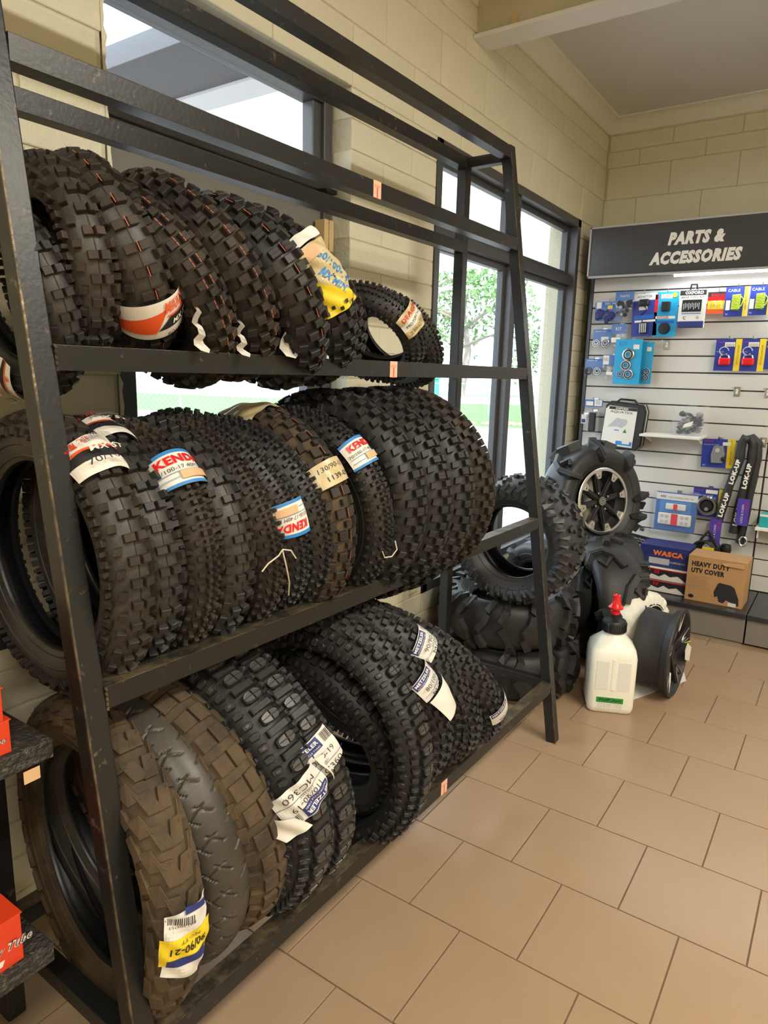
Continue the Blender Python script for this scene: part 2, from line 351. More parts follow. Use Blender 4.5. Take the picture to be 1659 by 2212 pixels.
# verandah
def sheet(y0, y1, z0):
    pv = MB(); prf = []
    for k in range(int((y1 - y0) / .1)):
        y = y0 + k * .1; prf += [(y, z0), (y + .035, z0), (y + .05, z0 + .03), (y + .085, z0 + .03)]
    pv.add([(-7, y, z) for y, z in prf] + [(-.2, y, z) for y, z in prf], [(q, q + 1, len(prf) + q + 1, len(prf) + q) for q in range(len(prf) - 1)])
    pv.build('verandah_roof_sheet', 'poly', kind='structure')
sheet(-4, 2.06, 2.77); sheet(2.6, 12, 3.36)
for y in (-1.5, .4): MB().box((-7, y, 2.70), (-.2, y + .06, 2.765)).build('verandah_purlin', 'post_white', kind='structure')
MB().box((-7, 2.06, 2.705), (-.2, 2.44, 2.80)).build('bulkhead', 'dark_soffit', kind='structure', bevel=.004)
MB().box((-7, 2.44, 2.69), (-.2, 2.60, 2.80)).build('fascia_board', 'post_white', kind='structure', bevel=.004)
MB().box((-7, 2.54, 2.80), (-.2, 2.60, 3.40)).build('fascia_upstand', 'post_white', kind='structure')
g = MB(); g.box((-7.2, 8.0, 2.76), (-.2, 8.06, 3.34))
for k in range(58): g.box((-7.2 + k * .12, 7.985, 2.78), (-7.2 + k * .12 + .025, 8.0, 3.34))
g.build('gable_cladding', 'white_clad', kind='structure'); MB().box((-7.2, 7.96, 2.745), (-.2, 8.08, 2.78)).build('gable_edge_strip', 'post_white', kind='structure')
vp = MB().box((-.42, 4.98, GZ), (-.24, 5.16, 3.35)).build('verandah_post', 'post_white', bevel=.004); tag(vp, 'square pale verandah post just outside the right window pane', 'post')
# chain link fence (near the door side)
fence = thing('chain_link_fence', 'chain link fence with thin steel posts seen through the door glass', 'fence')
def dirpt(px_az, dist): return (1.6 - dist * math.sin(px_az), dist * math.cos(px_az))
A = (-21, 4.0); B = (-10, 24)
L = math.dist(A, B); n = 8
for i in range(n + 1):
    x = A[0] + (B[0] - A[0]) * i / n; y = A[1] + (B[1] - A[1]) * i / n
    MB().tube([(x, y, GZ), (x, y, 1.15)], .03, 6).build('fence_post', 'galv', fence)
MB().tube([(*A, 1.12), (*B, 1.12)], .02, 6).build('top_rail', 'galv', fence)
wm = MB(); st = .16; k = 0
ux, uy = (B[0] - A[0]) / L, (B[1] - A[1]) / L
for i in range(int(L / st)):
    for sgn in (1, -1):
        s0 = i * st; s1 = s0 + sgn * 1.12
        if not 0 <= s1 <= L: continue
        p0 = (A[0] + ux * s0, A[1] + uy * s0, GZ); p1 = (A[0] + ux * s1, A[1] + uy * s1, 1.12); w = .007
        wm.add([(p0[0], p0[1], p0[2]), (p0[0] + ux * w, p0[1] + uy * w, p0[2]), (p1[0] + ux * w, p1[1] + uy * w, p1[2]), (p1[0], p1[1], p1[2])], [(0, 1, 2, 3)])
wm.build('wire_mesh', 'galv', fence, kind='stuff')
def tree(x, y, h, cr, label, seed, airy=False, tz=.35, mats='leaf'):
    r = random.Random(seed); t = thing('tree', label, 'tree', (x, y, GZ), group=None)
    b = MB(); b.tube([(0, 0, 0), (.1 * cr, .05, h * tz), (-.05 * cr, 0, h * .75)], [cr * .07, cr * .05, cr * .02], 7)
    tips = []
    for k in range(9):
        a = r.uniform(0, 2 * PI); l = cr * r.uniform(.5, .95); z0 = h * r.uniform(tz, .7); p = (l * math.cos(a), l * math.sin(a), min(h * .95, z0 + h * r.uniform(.1, .3)))
        b.tube([(0, 0, z0), (p[0] * .5, p[1] * .5, (z0 + p[2]) / 2 + .1), p], [cr * .03, cr * .02, cr * .006], 5); tips.append(p)
    b.build('trunk', 'bark', t)
    f = MB(); N = 900 if airy else 2200
    cs = [(r.gauss(0, cr * .38), r.gauss(0, cr * .38), h * r.uniform(tz + .02, .95)) for _ in range(16)] + tips
    for k in range(N):
        c = cs[k % len(cs)]; sc = cr * (.14 if airy else .2)
        p = np.array([c[0] + r.gauss(0, sc), c[1] + r.gauss(0, sc), c[2] + r.gauss(0, sc * .7)]); s = cr * (.035 if airy else .045) * r.uniform(.7, 1.4)
        a = np.array([r.gauss(0, 1), r.gauss(0, 1), r.gauss(0, 1)]); a /= np.linalg.norm(a); bb = np.cross(a, [r.gauss(0, 1), r.gauss(0, 1), r.gauss(0, 1)]); bb /= np.linalg.norm(bb) + 1e-6
        f.add([p - a * s, p - bb * s * .45, p + a * s, p + bb * s * .45], [(0, 1, 2, 3)])
    f.build('foliage', mats, t)
tree(-11.2, 21.0, 7.6, 3.0, 'tall airy gum tree outside, its branches at the top of the left window pane', 1, True, .5)
tree(-23, 46, 9.5, 4.8, 'round bushy tree beyond the road seen in the middle of the left window pane', 2)
tree(-29, 44, 8.5, 4.2, 'bushy tree behind the gum tree at the left edge of the window', 3)
tree(-17.5, 50, 6.4, 3.8, 'smaller pale green tree at the right edge of the left window pane', 4)
tree(-10, 62, 6.6, 3.6, 'small distant tree seen in the right window pane', 5)
tree(-40, 20, 7, 4, 'bushy tree across the road seen through the door glass', 6)
# spiky garden plants below the door glass
def spiky(x, y, r_, label, m, seed):
    r = random.Random(seed); t = MB()
    for k in range(120):
        a = r.uniform(0, 2 * PI); el = r.uniform(.15, 1.4); L = r_ * r.uniform(.8, 1.1); d = (math.cos(a) * math.cos(el), math.sin(a) * math.cos(el), math.sin(el)); w = r_ * .022
        p1 = (d[0] * L * .55, d[1] * L * .55, d[2] * L * .6); p2 = (d[0] * L, d[1] * L, d[2] * L * .85); nx, ny = -math.sin(a) * w, math.cos(a) * w
        t.add([(nx, ny, 0), (-nx, -ny, 0), (p1[0] - nx, p1[1] - ny, p1[2]), (p1[0] + nx, p1[1] + ny, p1[2]), p2], [(0, 1, 2, 3), (3, 2, 4)])
    o = t.build('spiky_plant', m); o.location = (x, y, GZ); tag(o, label, 'plant')
spiky(-6.9, 7.3, .95, 'pale green spiky plant outside, left one of two behind the door glass', 'leafy', 1)
spiky(-5.9, 8.2, 1.15, 'yellowish spiky plant outside, right one of two behind the door glass', 'leafy', 2)
bn = thing('wheelie_bin', 'green wheelie bin standing far outside on the lawn edge', 'bin', (-17.2, 31.5, GZ)); MB().box((-.5, -.4, .0), (.5, .4, 1.25)).build('bin_body', 'bin_green', bn, bevel=.05); MB().box((-.55, -.45, 1.25), (.55, .45, 1.33)).build('lid', 'bin_green', bn, bevel=.02)
# rock retaining wall and stone edging
rw = thing('rock_wall', 'red brown rock retaining wall outside the right window pane', 'wall')
r = random.Random(4)
def rock(mb, c, s, r, mi=0):
    V = []; 
    for i in range(5):
        ph = -PI / 2 + PI * i / 4
        for j in range(7):
            a = 2 * PI * j / 7; q = r.uniform(.8, 1.15); V.append((c[0] + s[0] * math.cos(ph) * math.cos(a) * q, c[1] + s[1] * math.cos(ph) * math.sin(a) * q, c[2] + s[2] * math.sin(ph) * q))
    mb.add(V, [(i * 7 + j, i * 7 + (j + 1) % 7, (i + 1) * 7 + (j + 1) % 7, (i + 1) * 7 + j) for i in range(4) for j in range(7)], mi)
for i in range(26):
    m_ = MB(); rock(m_, (-7.2 + (i % 13) * .55 + r.uniform(-.1, .1), 25.5 + r.uniform(-.2, .2), GZ + .25 + .5 * (i // 13)), (.36, .4, .3), r); m_.build('rock', 'rock', rw)
m_ = MB()
for i in range(150): rock(m_, (-14 + i * .085 + r.uniform(-.1, .1), 16.2 + i * .05 + r.uniform(-.35, .35), GZ + .02), (.13, .12, .07), r)
o = m_.build('stone_edging', 'rock'); tag(o, 'band of small pale stones along the lawn edge outside', 'stones'); o['kind'] = 'stuff'
ld = thing('stock_crate_rack', 'tall white slatted rack standing far outside behind the rock wall', 'rack', (-9.5, 38, GZ))
for k in range(9): MB().box((-1.2, -.3, .9 + k * .42), (1.2, .3, 1.0 + k * .42)).build('slat', 'white_clad', ld)
for k in (-1.15, -.2, 1.1): MB().box((k, -.3, 0), (k + .06, .3, 4.6)).build('upright', 'post_white', ld)

# ================================================================== TYRE RACK
RY = 2.5055; RT = .0164
rack = thing('tyre_rack', 'black steel A-shaped tyre rack with three shelves, standing in front of the windows', 'rack', (0, RY, 0), (0, 0, -math.atan(RT)))
def legx(z): return .770 - .1527 * z
NY = -1.889; S = .04
for yy, nm in ((-.02, 'far'), (NY + .0, 'near')):
    MB().bar((legx(0), yy, 0), (legx(2.24), yy, 2.24), S, S, up=(0, 1, 0)).build('front_leg', 'rack', rack, bevel=.003)
    MB().box((.232, yy - S / 2, .0), (.272, yy + S / 2, 2.23)).build('back_post', 'rack', rack, bevel=.003)
    for z in (.235, 2.205):
        MB().box((.272, yy - .018, z - .018), (legx(z) - .02, yy + .018, z + .018)).build('cross_member', 'rack', rack, bevel=.002)
for z, worn in ((.229, 0), (.875, 0), (1.434, 0), (1.895, 0), (2.215, 1)):
    x = legx(z); zz = z
    m_ = MB(); m_.box((x - .02, NY + .02, z - .02), (x + .02, -.04, z + .02))
    m_.box((x - .0195, NY + .02, z + .0198), (x + .0195, -.04, z + .0208), 1)
    m_.build('front_rail', ['rack', 'rackworn'], rack, bevel=.002)
for z in (.229, .875, 1.434, 1.905, 2.205):
    m_ = MB(); m_.box((.232, NY + .02, z - .02), (.272, -.04, z + .02)); m_.box((.2325, NY + .02, z + .0198), (.2715, -.04, z + .0208), 1)
    m_.build('back_rail', ['rack', 'rackworn'], rack, bevel=.002)
m_ = MB(); m_.bar((legx(0) + .0195, NY - .0195, 0), (legx(2.24) + .0195, NY - .0195, 2.24), .0035, .0035, up=(0, 1, 0)); m_.build('worn_edge', 'rackworn', rack)
m_ = MB(); m_.bar((legx(0) + .0195, -.02 - .0195, 0), (legx(2.24) + .0195, -.02 - .0195, 2.24), .0025, .0025, up=(0, 1, 0)); m_.build('worn_edge', 'rackworn', rack)
# weld beads and scraped paint marks at the near joints
m_ = MB()
for z in (.875, 1.434, .229): 
    for k in range(5): m_.tube([(legx(z) + .021, NY + .018 + k * .0012, z + .021 - k * .009), (legx(z) + .0225, NY + .021, z + .015 - k * .009)], .0022, 5)
m_.build('weld_bead', 'rackworn', rack, kind='stuff')
def note(y, z, txt):
    m_ = MB(); x = legx(z) + .0206; w = .017; h_ = .021
    m_.box((x - .0002, y - w, z - h_), (x + .0006, y + w, z + h_), 0)
    f = frame_fn((x + .0008, y, z + .008), (0, 1, 0), (0, 0, 1)); put_text(m_, 'ROCK', .024, f, 1)
    f = frame_fn((x + .0008, y, z - .009), (0, 1, 0), (0, 0, 1)); put_text(m_, '1', .004, f, 1)
    m_.build('price_note', ['pink_note', 'red_ink'], rack, label='small pink handwritten price note')
for y, z in ((-.918, 1.895), (-.922, 1.434), (-.901, .875), (-.867, .229)): note(y, z, '')

# ================================================================== TYRES
class Surf:
    """outer surface of a tyre: u = running length, s = length across, h = height above it"""
    def __init__(s, R, Wd, rim, moto=True, bead=None):
        s.R, s.W, s.rim = R, Wd, rim; hw = Wd / 2; bead = bead or hw * .62
        rm = R - (Wd * .44 if moto else (R - rim) * .42); ex = 2.0 if moto else 2.9
        P = []
        for i in range(15):
            a = PI / 2 * i / 14; P.append((rm + (R - rm) * abs(math.cos(a)) ** (2 / ex), hw * abs(math.sin(a)) ** (2 / ex)))
        for i in range(1, 9):
            t = i / 8; P.append((rm + (rim - rm) * t, hw + (bead - hw) * t ** 1.7))
        P = np.array(P); d = np.r_[0, np.cumsum(np.hypot(*np.diff(P, axis=0).T))]; s.S = d[-1]; s.Ssh = d[14]
        full = np.r_[P[::-1] * [1, -1], P[1:]]; dd = np.r_[-d[::-1], d[1:]]
        q = np.linspace(-s.S, s.S, 121); s.q = q; s.r = np.interp(q, dd, full[:, 0]); s.y = np.interp(q, dd, full[:, 1])
        tr = np.gradient(s.r, q); ty = np.gradient(s.y, q); n = np.hypot(tr, ty); k = np.ones(7) / 7
        nr, ny = ty / n, -tr / n
        nr = np.convolve(np.pad(nr, 3, 'edge'), k, 'valid'); ny = np.convolve(np.pad(ny, 3, 'edge'), k, 'valid')
        s.nr, s.ny = nr, ny
    def __call__(s, u, v, h=0):
        u = np.asarray(u, float); v = np.asarray(v, float); r = np.interp(v, s.q, s.r) + h * np.interp(v, s.q, s.nr); y = np.interp(v, s.q, s.y) + h * np.interp(v, s.q, s.ny)
        a = u / s.R; return np.stack([r * np.cos(a), y, r * np.sin(a)], -1)
def casing(sf, parent, m_out='rub', m_in='rubin', seg=88, groove=None, deep=False):
    mb = MB()
    if groove is None:
        q = np.linspace(-sf.S, sf.S, 33); rr = np.interp(q, sf.q, sf.r); yy = np.interp(q, sf.q, sf.y)
        mb.lathe(list(zip(rr, yy)), seg, 0, 'y')
    else:
        q = np.linspace(-sf.S, sf.S, 81); nu = 1500; U = 2 * PI * sf.R * np.arange(nu) / nu
        uu, qq = np.meshgrid(U, q, indexing='ij'); V = sf(uu, qq, -groove(uu, qq)).reshape(-1, 3); n = len(q)
        F = [(i * n + k, ((i + 1) % nu) * n + k, ((i + 1) % nu) * n + k + 1, i * n + k + 1) for i in range(nu) for k in range(n - 1)]
        mb.add(V, F)
    th = .010 if not deep else .016; hw = sf.W / 2; bead = sf.y[-1]
    q = np.linspace(-sf.S, sf.S, 25); rr = np.interp(q, sf.q, sf.r) - th * np.interp(q, sf.q, sf.nr); yy = np.interp(q, sf.q, sf.y) - th * np.interp(q, sf.q, sf.ny)
    rr[0] = rr[-1] = sf.rim + .004; yy[0] = -bead + .012; yy[-1] = bead - .012
    inner = list(zip(rr[::-1], yy[::-1]))
    ring = [(sf.rim, bead), (sf.rim - .003, bead - .003), (sf.rim - .003, bead - .010)]
    prof = ring + inner + [(sf.rim - .003, -bead + .010), (sf.rim - .003, -bead + .003), (sf.rim, -bead)]
    mb.lathe(prof, seg, 1, 'y')
    # raised rings on the sidewall
    for fr, wd in ((.30, .004), (.78, .003)):
        for sg in (1, -1):
            v0 = sg * (sf.Ssh + (sf.S - sf.Ssh) * fr); a = sf(0, v0 - wd / 2, 0); b_ = sf(0, v0, .0016); c = sf(0, v0 + wd / 2, 0)
            mb.lathe([(a[0], a[1]), (b_[0], b_[1]), (c[0], c[1])], seg, 0, 'y')
    return mb.build('casing', [m_out, m_in], parent, smooth=True, sharp=50)
SH = {'box': [(-.5, -.5), (.5, -.5), (.5, .5), (-.5, .5)],
      'hex': [(-.5, -.25), (-.2, -.5), (.3, -.5), (.5, -.1), (.4, .5), (-.3, .5)],
      'oct': [(-.5, -.3), (-.3, -.5), (.3, -.5), (.5, -.3), (.5, .3), (.3, .5), (-.3, .5), (-.5, .3)],
      'ski': [(-.5, -.35), (.5, -.5), (.5, .35), (-.5, .5)],
      'chev': [(-.5, -.5), (.35, -.5), (.5, .5), (-.35, .5)],
      'L': [(-.5, -.5), (.5, -.5), (.5, .5), (.1, .5), (-.5, .1)],
      'oval': [(.5 * math.cos(t), .5 * math.sin(t)) for t in np.linspace(0, 2 * PI, 13)[:-1]]}
def knob(mb, sf, u, s, lu, ls, h, shape='box', mi=0, base=-.002, taper=.80, rot=0, top=None):
    P = np.array(SH[shape]) * [lu, ls]
    if s < 0: P = P * [1, -1]
    if rot:
        c, n_ = math.cos(rot), math.sin(rot) * (1 if s >= 0 else -1); P = P @ np.array([[c, n_], [-n_, c]])
    n = len(P); A = sf(u + P[:, 0], s + P[:, 1], base); k1 = (taper + .08); B = sf(u + P[:, 0] * k1, s + P[:, 1] * k1, h * .90); Ct = sf(u + P[:, 0] * taper * .96, s + P[:, 1] * taper * .96, h)
    F = [(i, (i + 1) % n, n + (i + 1) % n, n + i) for i in range(n)] + [(n + i, n + (i + 1) % n, 2 * n + (i + 1) % n, 2 * n + i) for i in range(n)] + [tuple(range(2 * n, 3 * n))]
    if s < 0: F = [f[::-1] for f in F]
    mb.add(np.r_[A, B, Ct], F, mi)
def lug(mb, sf, pts, w, h, mi=0, base=-.003, taper=.75):
    P = np.array(pts, float); d = np.gradient(P, axis=0); d /= np.linalg.norm(d, axis=1)[:, None] + 1e-9; nrm = np.stack([-d[:, 1], d[:, 0]], 1); w = np.broadcast_to(w, (len(P),))[:, None] / 2; h = np.broadcast_to(h, (len(P),))
    a = P + nrm * w; b = P - nrm * w; at = P + nrm * w * taper; bt = P - nrm * w * taper; V = []
    for i in range(len(P)): V += [sf(*a[i], base), sf(*at[i], h[i]), sf(*bt[i], h[i]), sf(*b[i], base)]
    F = []
    for i in range(len(P) - 1):
        o = 4 * i
        for k in range(3): F.append((o + k, o + k + 1, o + 4 + k + 1, o + 4 + k))
    F += [(0, 1, 2, 3), tuple(4 * (len(P) - 1) + k for k in (3, 2, 1, 0))]
    mb.add(V, F, mi)
def tread(sf, pat, parent, m, h, pitch, seed=0, lines=False, hairs=0):
    PADM = ['pad'] if pat == 'oval' else []
    r = random.Random(seed); mb = MB(); Lc = 2 * PI * sf.R; n = max(8, round(Lc / pitch)); p = Lc / n; S = sf.Ssh * .93; j = lambda v: v * r.uniform(.94, 1.06)
    kf = {'block': .86, 'desert': .88, 'front': .88}.get(pat, 1)
    def K(fu, fs, lu, ls, sh='box', hh=1, rot=0, tp=.84, both=True):
        lu *= kf; ls *= kf
        for sg in ((1, -1) if both else (1,)):
            knob(mb, sf, (i + fu) * p, sg * fs * S, j(lu * p), j(ls * S), h * hh * r.uniform(.95, 1.03), sh, 0, taper=tp, rot=rot)
    for i in range(n):
        if pat == 'mx':
            K(0, .18, .40, .29); K(.5, .54, .38, .26, 'ski'); K(.02, .92, .36, .22); K(.5, 1.0, .26, .16)
            lug(mb, sf, [((i + q) * p, 0) for q in (0, .5, 1)], .0022, .0012)
        elif pat == 'spiky':
            K(0, .15, .36, .18, tp=.7); K(.5, .42, .36, .18, tp=.7); K(0, .70, .36, .18, tp=.7); K(.5, .96, .36, .18, tp=.7); K(.5, .13, .2, .12, hh=.8, tp=.7)
        elif pat == 'block':
            K(0, .22, .50, .36); K(.5, 0, .44, .30, both=False); K(.5, .55, .50, .34, 'ski'); K(0, .90, .44, .28, hh=.95)
            for sg in (1, -1):
                knob(mb, sf, i * p, sg * .22 * S, .05 * p, .30 * S, h * 1.06, 'box', 0)
        elif pat == 'desert':
            K(0, .20, .52, .34); K(.5, .50, .52, .30, 'ski'); K(0, .82, .46, .26); K(.5, .0, .30, .22, both=False); K(.5, 1.0, .40, .18)
            if i % 2 == 0: K(.25, .36, .14, .08, hh=.6)
        elif pat == 'oval':
            K(0, 0, .46, .50, 'oct', both=False, hh=.90); K(.5, 0, .30, .60, 'box', both=False); K(.22, .50, .30, .24, 'hex'); K(.74, .52, .30, .24, 'hex'); K(.0, .84, .34, .22, 'hex'); K(.5, .90, .34, .22, 'hex'); K(.25, 1.08, .28, .12, 'hex', hh=.8)
            u = i * p
            for a, b in ((-1, -1), (-1, 1), (1, -1), (1, 1)):       # four pads of the split oval on the centre block
                P = np.array([(.05, .04), (.44, .04), (.42, .26), (.28, .42), (.05, .46)]) * [.44 * p * a, .50 * S * b]
                A = sf(u + P[:, 0], P[:, 1], h * .90); B = sf(u + P[:, 0] * .96, P[:, 1] * .96, h * 1.06); F = [(q, (q + 1) % 5, 5 + (q + 1) % 5, 5 + q) for q in range(5)] + [tuple(range(5, 10))]
                mb.add(np.r_[A, B], F, 0 if len(PADM) < 1 else 1)
            for sg in (1, -1): knob(mb, sf, u + .22 * p, sg * .50 * S, .15 * p, .12 * S, h * 1.05, 'oval', 1, base=h * .9)
        elif pat == 'front':
            K(0, .17, .44, .28); K(.5, .0, .30, .22, 'oct', both=False, hh=.9); K(.5, .50, .46, .26, 'ski'); K(0, .80, .44, .24); K(.5, 1.0, .38, .16)
        elif pat == 'enduro':
            K(0, .21, .66, .36, tp=.9); K(.5, .60, .60, .32, 'ski', tp=.9); K(0, .92, .56, .24, tp=.9)
        elif pat == 'road':
            K(0, .21, .84, .36, 'chev', tp=.94, rot=.25); K(.5, .60, .80, .34, 'chev', tp=.94, rot=.3); K(.0, .94, .78, .26, 'ski', tp=.94, rot=.2)
        elif pat == 'atv':
            sg = 1 if i % 2 else -1
            u = i * p
            lug(mb, sf, [(u - .34 * p, -sg * .06 * S), (u - .05 * p, sg * .22 * S), (u + .10 * p, sg * .50 * S)], .36 * p, h)
            lug(mb, sf, [(u + .05 * p, sg * .58 * S), (u + .30 * p, sg * .86 * S), (u + .32 * p, sg * 1.12 * S)], .38 * p, [h, h * .95, h * .6])
            lug(mb, sf, [(u + .62 * p, sg * .30 * S), (u + .92 * p, sg * .62 * S), (u + .95 * p, sg * 1.10 * S)], [.28 * p, .40 * p, .34 * p], [h * .9, h, h * .5])
        elif pat == 'bighorn':
            u = i * p; lug(mb, sf, [(u - .30 * p, 0), (u, .18 * S), (u + .22 * p, .05 * S)], .30 * p, h)
            for sg in (1, -1):
                lug(mb, sf, [(u + .1 * p, sg * .30 * S), (u + .40 * p, sg * .42 * S), (u + .30 * p, sg * .62 * S)], .30 * p, h)
                lug(mb, sf, [(u - .05 * p, sg * .72 * S), (u + .25 * p, sg * .95 * S), (u + .1 * p, sg * 1.16 * S), (u + .3 * p, sg * 1.34 * S)], [.34 * p, .42 * p, .30 * p, .12 * p], [h, h, h * .5, h * .25])
                lug(mb, sf, [(u + .45 * p, sg * .80 * S), (u + .72 * p, sg * 1.02 * S), (u + .62 * p, sg * 1.24 * S)], [.22 * p, .26 * p, .16 * p], [h * .9, h * .8, h * .3])
        elif pat == 'mud':
            sg = 1 if i % 2 else -1; u = i * p
            lug(mb, sf, [(u - .55 * p, -sg * .10 * S), (u - .15 * p, sg * .10 * S), (u + .12 * p, sg * .42 * S), (u + .18 * p, sg * .8 * S), (u + .02 * p, sg * 1.10 * S), (u - .12 * p, sg * 1.30 * S)], [.24 * p, .28 * p, .30 * p, .34 * p, .36 * p, .30 * p], [h, h, h, h, h * .9, h * .35], taper=.6)
            lug(mb, sf, [(u - .20 * p, sg * .26 * S), (u - .45 * p, sg * .52 * S), (u - .20 * p, sg * .66 * S)], .16 * p, h * .7, taper=.6)
            lug(mb, sf, [(u + .12 * p, sg * .45 * S), (u + .17 * p, sg * .8 * S), (u + .04 * p, sg * 1.05 * S)], [.05 * p, .06 * p, .05 * p], [h * 1.07, h * 1.07, h * .97], base=h * .9)
    mats = [m] + PADM
    if lines:
        mats.append('orl')
        for k in range(n * 2):
            for s0 in lines: 
                u0 = k * p / 2; L_ = p * .21
                if (k % 2 == 0): mb.add([sf(u0 - L_, s0 * S, h * 1.03), sf(u0 + L_, s0 * S, h * 1.03), sf(u0 + L_, s0 * S + .0014, h * 1.03), sf(u0 - L_, s0 * S + .0014, h * 1.03)], [(0, 1, 2, 3)], 1)
    o = mb.build('tread', mats, parent)
    if hairs:
        hb = MB()
        for k in range(hairs):
            u = r.uniform(0, Lc); s_ = r.uniform(-1, 1) * S; l = r.uniform(.006, .012); a = sf(u, s_, h * .9); b = sf(u + r.gauss(0, .003), s_ + r.gauss(0, .003), h * .9 + l); t = np.array([.0003, .0003, 0])
            hb.add([a - t, a + t, b], [(0, 1, 2)])
        hb.build('rubber_hairs', m, parent, kind='stuff')
    return o
# ---- paper labels wrapped over the tread
def wrap_label(sf, parent, ang, hgt, lay, h, s0=0, rot=0, crump=.0, name='paper_label', label=None, seed=1):
    """lay: list of ('rect', x0,x1,y0,y1,mat) / ('poly', pts, mat) / ('text', body, x, y, width, mat, opts); x across the tread, y up"""
    mb = MB(); mats = []; r = random.Random(seed)
    c, n_ = math.cos(rot), math.sin(rot); ph = [r.uniform(0, 6) for _ in range(4)]
    def mp(P, dh):
        P = np.asarray(P, float); x = P[:, 0] * c - P[:, 1] * n_; y = P[:, 0] * n_ + P[:, 1] * c
        w = crump * (np.sin(x * 90 + ph[0]) * np.sin(y * 70 + ph[1]) + .6 * np.sin(x * 170 + ph[2] + y * 120))
        return sf(math.radians(ang) * sf.R + y, np.clip(s0 + x, -sf.S * .97, sf.S * .97), h * 1.06 + .0028 + dh + w)
    def gi(m):
        if m not in mats: mats.append(m)
        return mats.index(m)
    dh = .0006
    for L in lay:
        if L[0] == 'rect':
            _, x0, x1, y0, y1, m = L; nx = max(1, int((x1 - x0) / .004)); ny = max(1, int((y1 - y0) / .004)); X, Y = np.meshgrid(np.linspace(x0, x1, nx + 1), np.linspace(y0, y1, ny + 1), indexing='ij')
            V = mp(np.stack([X.ravel(), Y.ravel()], 1), dh); F = [(i * (ny + 1) + k, (i + 1) * (ny + 1) + k, (i + 1) * (ny + 1) + k + 1, i * (ny + 1) + k + 1) for i in range(nx) for k in range(ny)]
            mb.add(V, F, gi(m))
        elif L[0] == 'quad':
            _, pts, m = L; sz = max(math.dist(pts[0], pts[1]), math.dist(pts[1], pts[2])); nx = ny = 18 if sz > .03 else (8 if sz > .008 else 2); a, b, c_, d = [np.array(q) for q in pts]; V = []
            for i in range(nx + 1):
                for k in range(ny + 1): s_, t = i / nx, k / ny; V.append((a * (1 - s_) + b * s_) * (1 - t) + (d * (1 - s_) + c_ * s_) * t)
            mb.add(mp(V, dh), [(i * (ny + 1) + k, (i + 1) * (ny + 1) + k, (i + 1) * (ny + 1) + k + 1, i * (ny + 1) + k + 1) for i in range(nx) for k in range(ny)], gi(m))
        elif L[0] == 'text':
            _, body, x, y, wd, m = L[:6]; op = L[6] if len(L) > 6 else {}; tr = op.get('rot', 0); ct, st = math.cos(tr), math.sin(tr)
            put_text(mb, body, wd, lambda P: mp(np.stack([x + P[:, 0] * ct - P[:, 1] * st, y + P[:, 0] * st + P[:, 1] * ct], 1), dh), gi(m), op.get('shear', 0), op.get('bold', 0), op.get('h'))
        dh += .0007
    o = mb.build(name, mats, parent, label=label); return o
def bars(x0, x1, y0, y1, m='ink_black'):
    out = []; x = x0; r = random.Random(3)
    while x < x1: w = r.uniform(.0006, .0016); out.append(('quad', [(x, y0), (x + w, y0), (x + w, y1), (x, y1)], m)); x += w + r.uniform(.0006, .0014)
    return out
def L_maxxis(size, w=.056, hh=.040):
    return [('rect', -w, w, -hh, hh, 'white_paper'), ('quad', [(-w, -hh * .62), (-.2 * w, -hh * .62), (.15 * w, .02), (-w, .10 * hh)], 'orange_red'), ('quad', [(-.15 * w, -hh * .5), (w, -hh * .5), (w, hh * .12), (.2 * w, hh * .12)], 'ink_black'),
            ('rect', .12 * w, w, hh * .13, hh * .22, 'orange_red'), ('text', 'MAXXIS', w * .5, hh * .62, w * .85, 'orange_red', dict(shear=.2, bold=.03, h=.020)), ('text', 'MX ST', w * .52, -hh * .18, w * .6, 'white_paper', dict(shear=.25, bold=.02, h=.010)),
            ('text', size, w * .45, -hh * .78, w * .8, 'ink_black', dict(h=.008))]
def L_maxxis2(size, w=.050, hh=.036):
    return [('rect', -w, w, -hh, hh, 'white_paper'), ('quad', [(-w, -.30 * hh), (w, -.30 * hh), (w, .20 * hh), (-w, .20 * hh)], 'ink_black'), ('quad', [(-w, .20 * hh), (w, .20 * hh), (w, .34 * hh), (-w, .34 * hh)], 'orange_red'), ('quad', [(-.6 * w, .5 * hh), (-.42 * w, .5 * hh), (-.50 * w, .92 * hh), (-.52 * w, .92 * hh)], 'orange_red')] + bars(-.2 * w, .5 * w, .55 * hh, .85 * hh, 'grey_part') + \
           [('text', 'MX ST', 0.1 * w, -.05 * hh, w * .9, 'white_paper', dict(shear=.25, bold=.02, h=.010)), ('text', size, .1 * w, -.62 * hh, 1.3 * w, 'ink_black', dict(h=.010)), ('text', '6.7.22', -.45 * w, .45 * hh, .6 * w, 'red_ink', dict(rot=.3))]
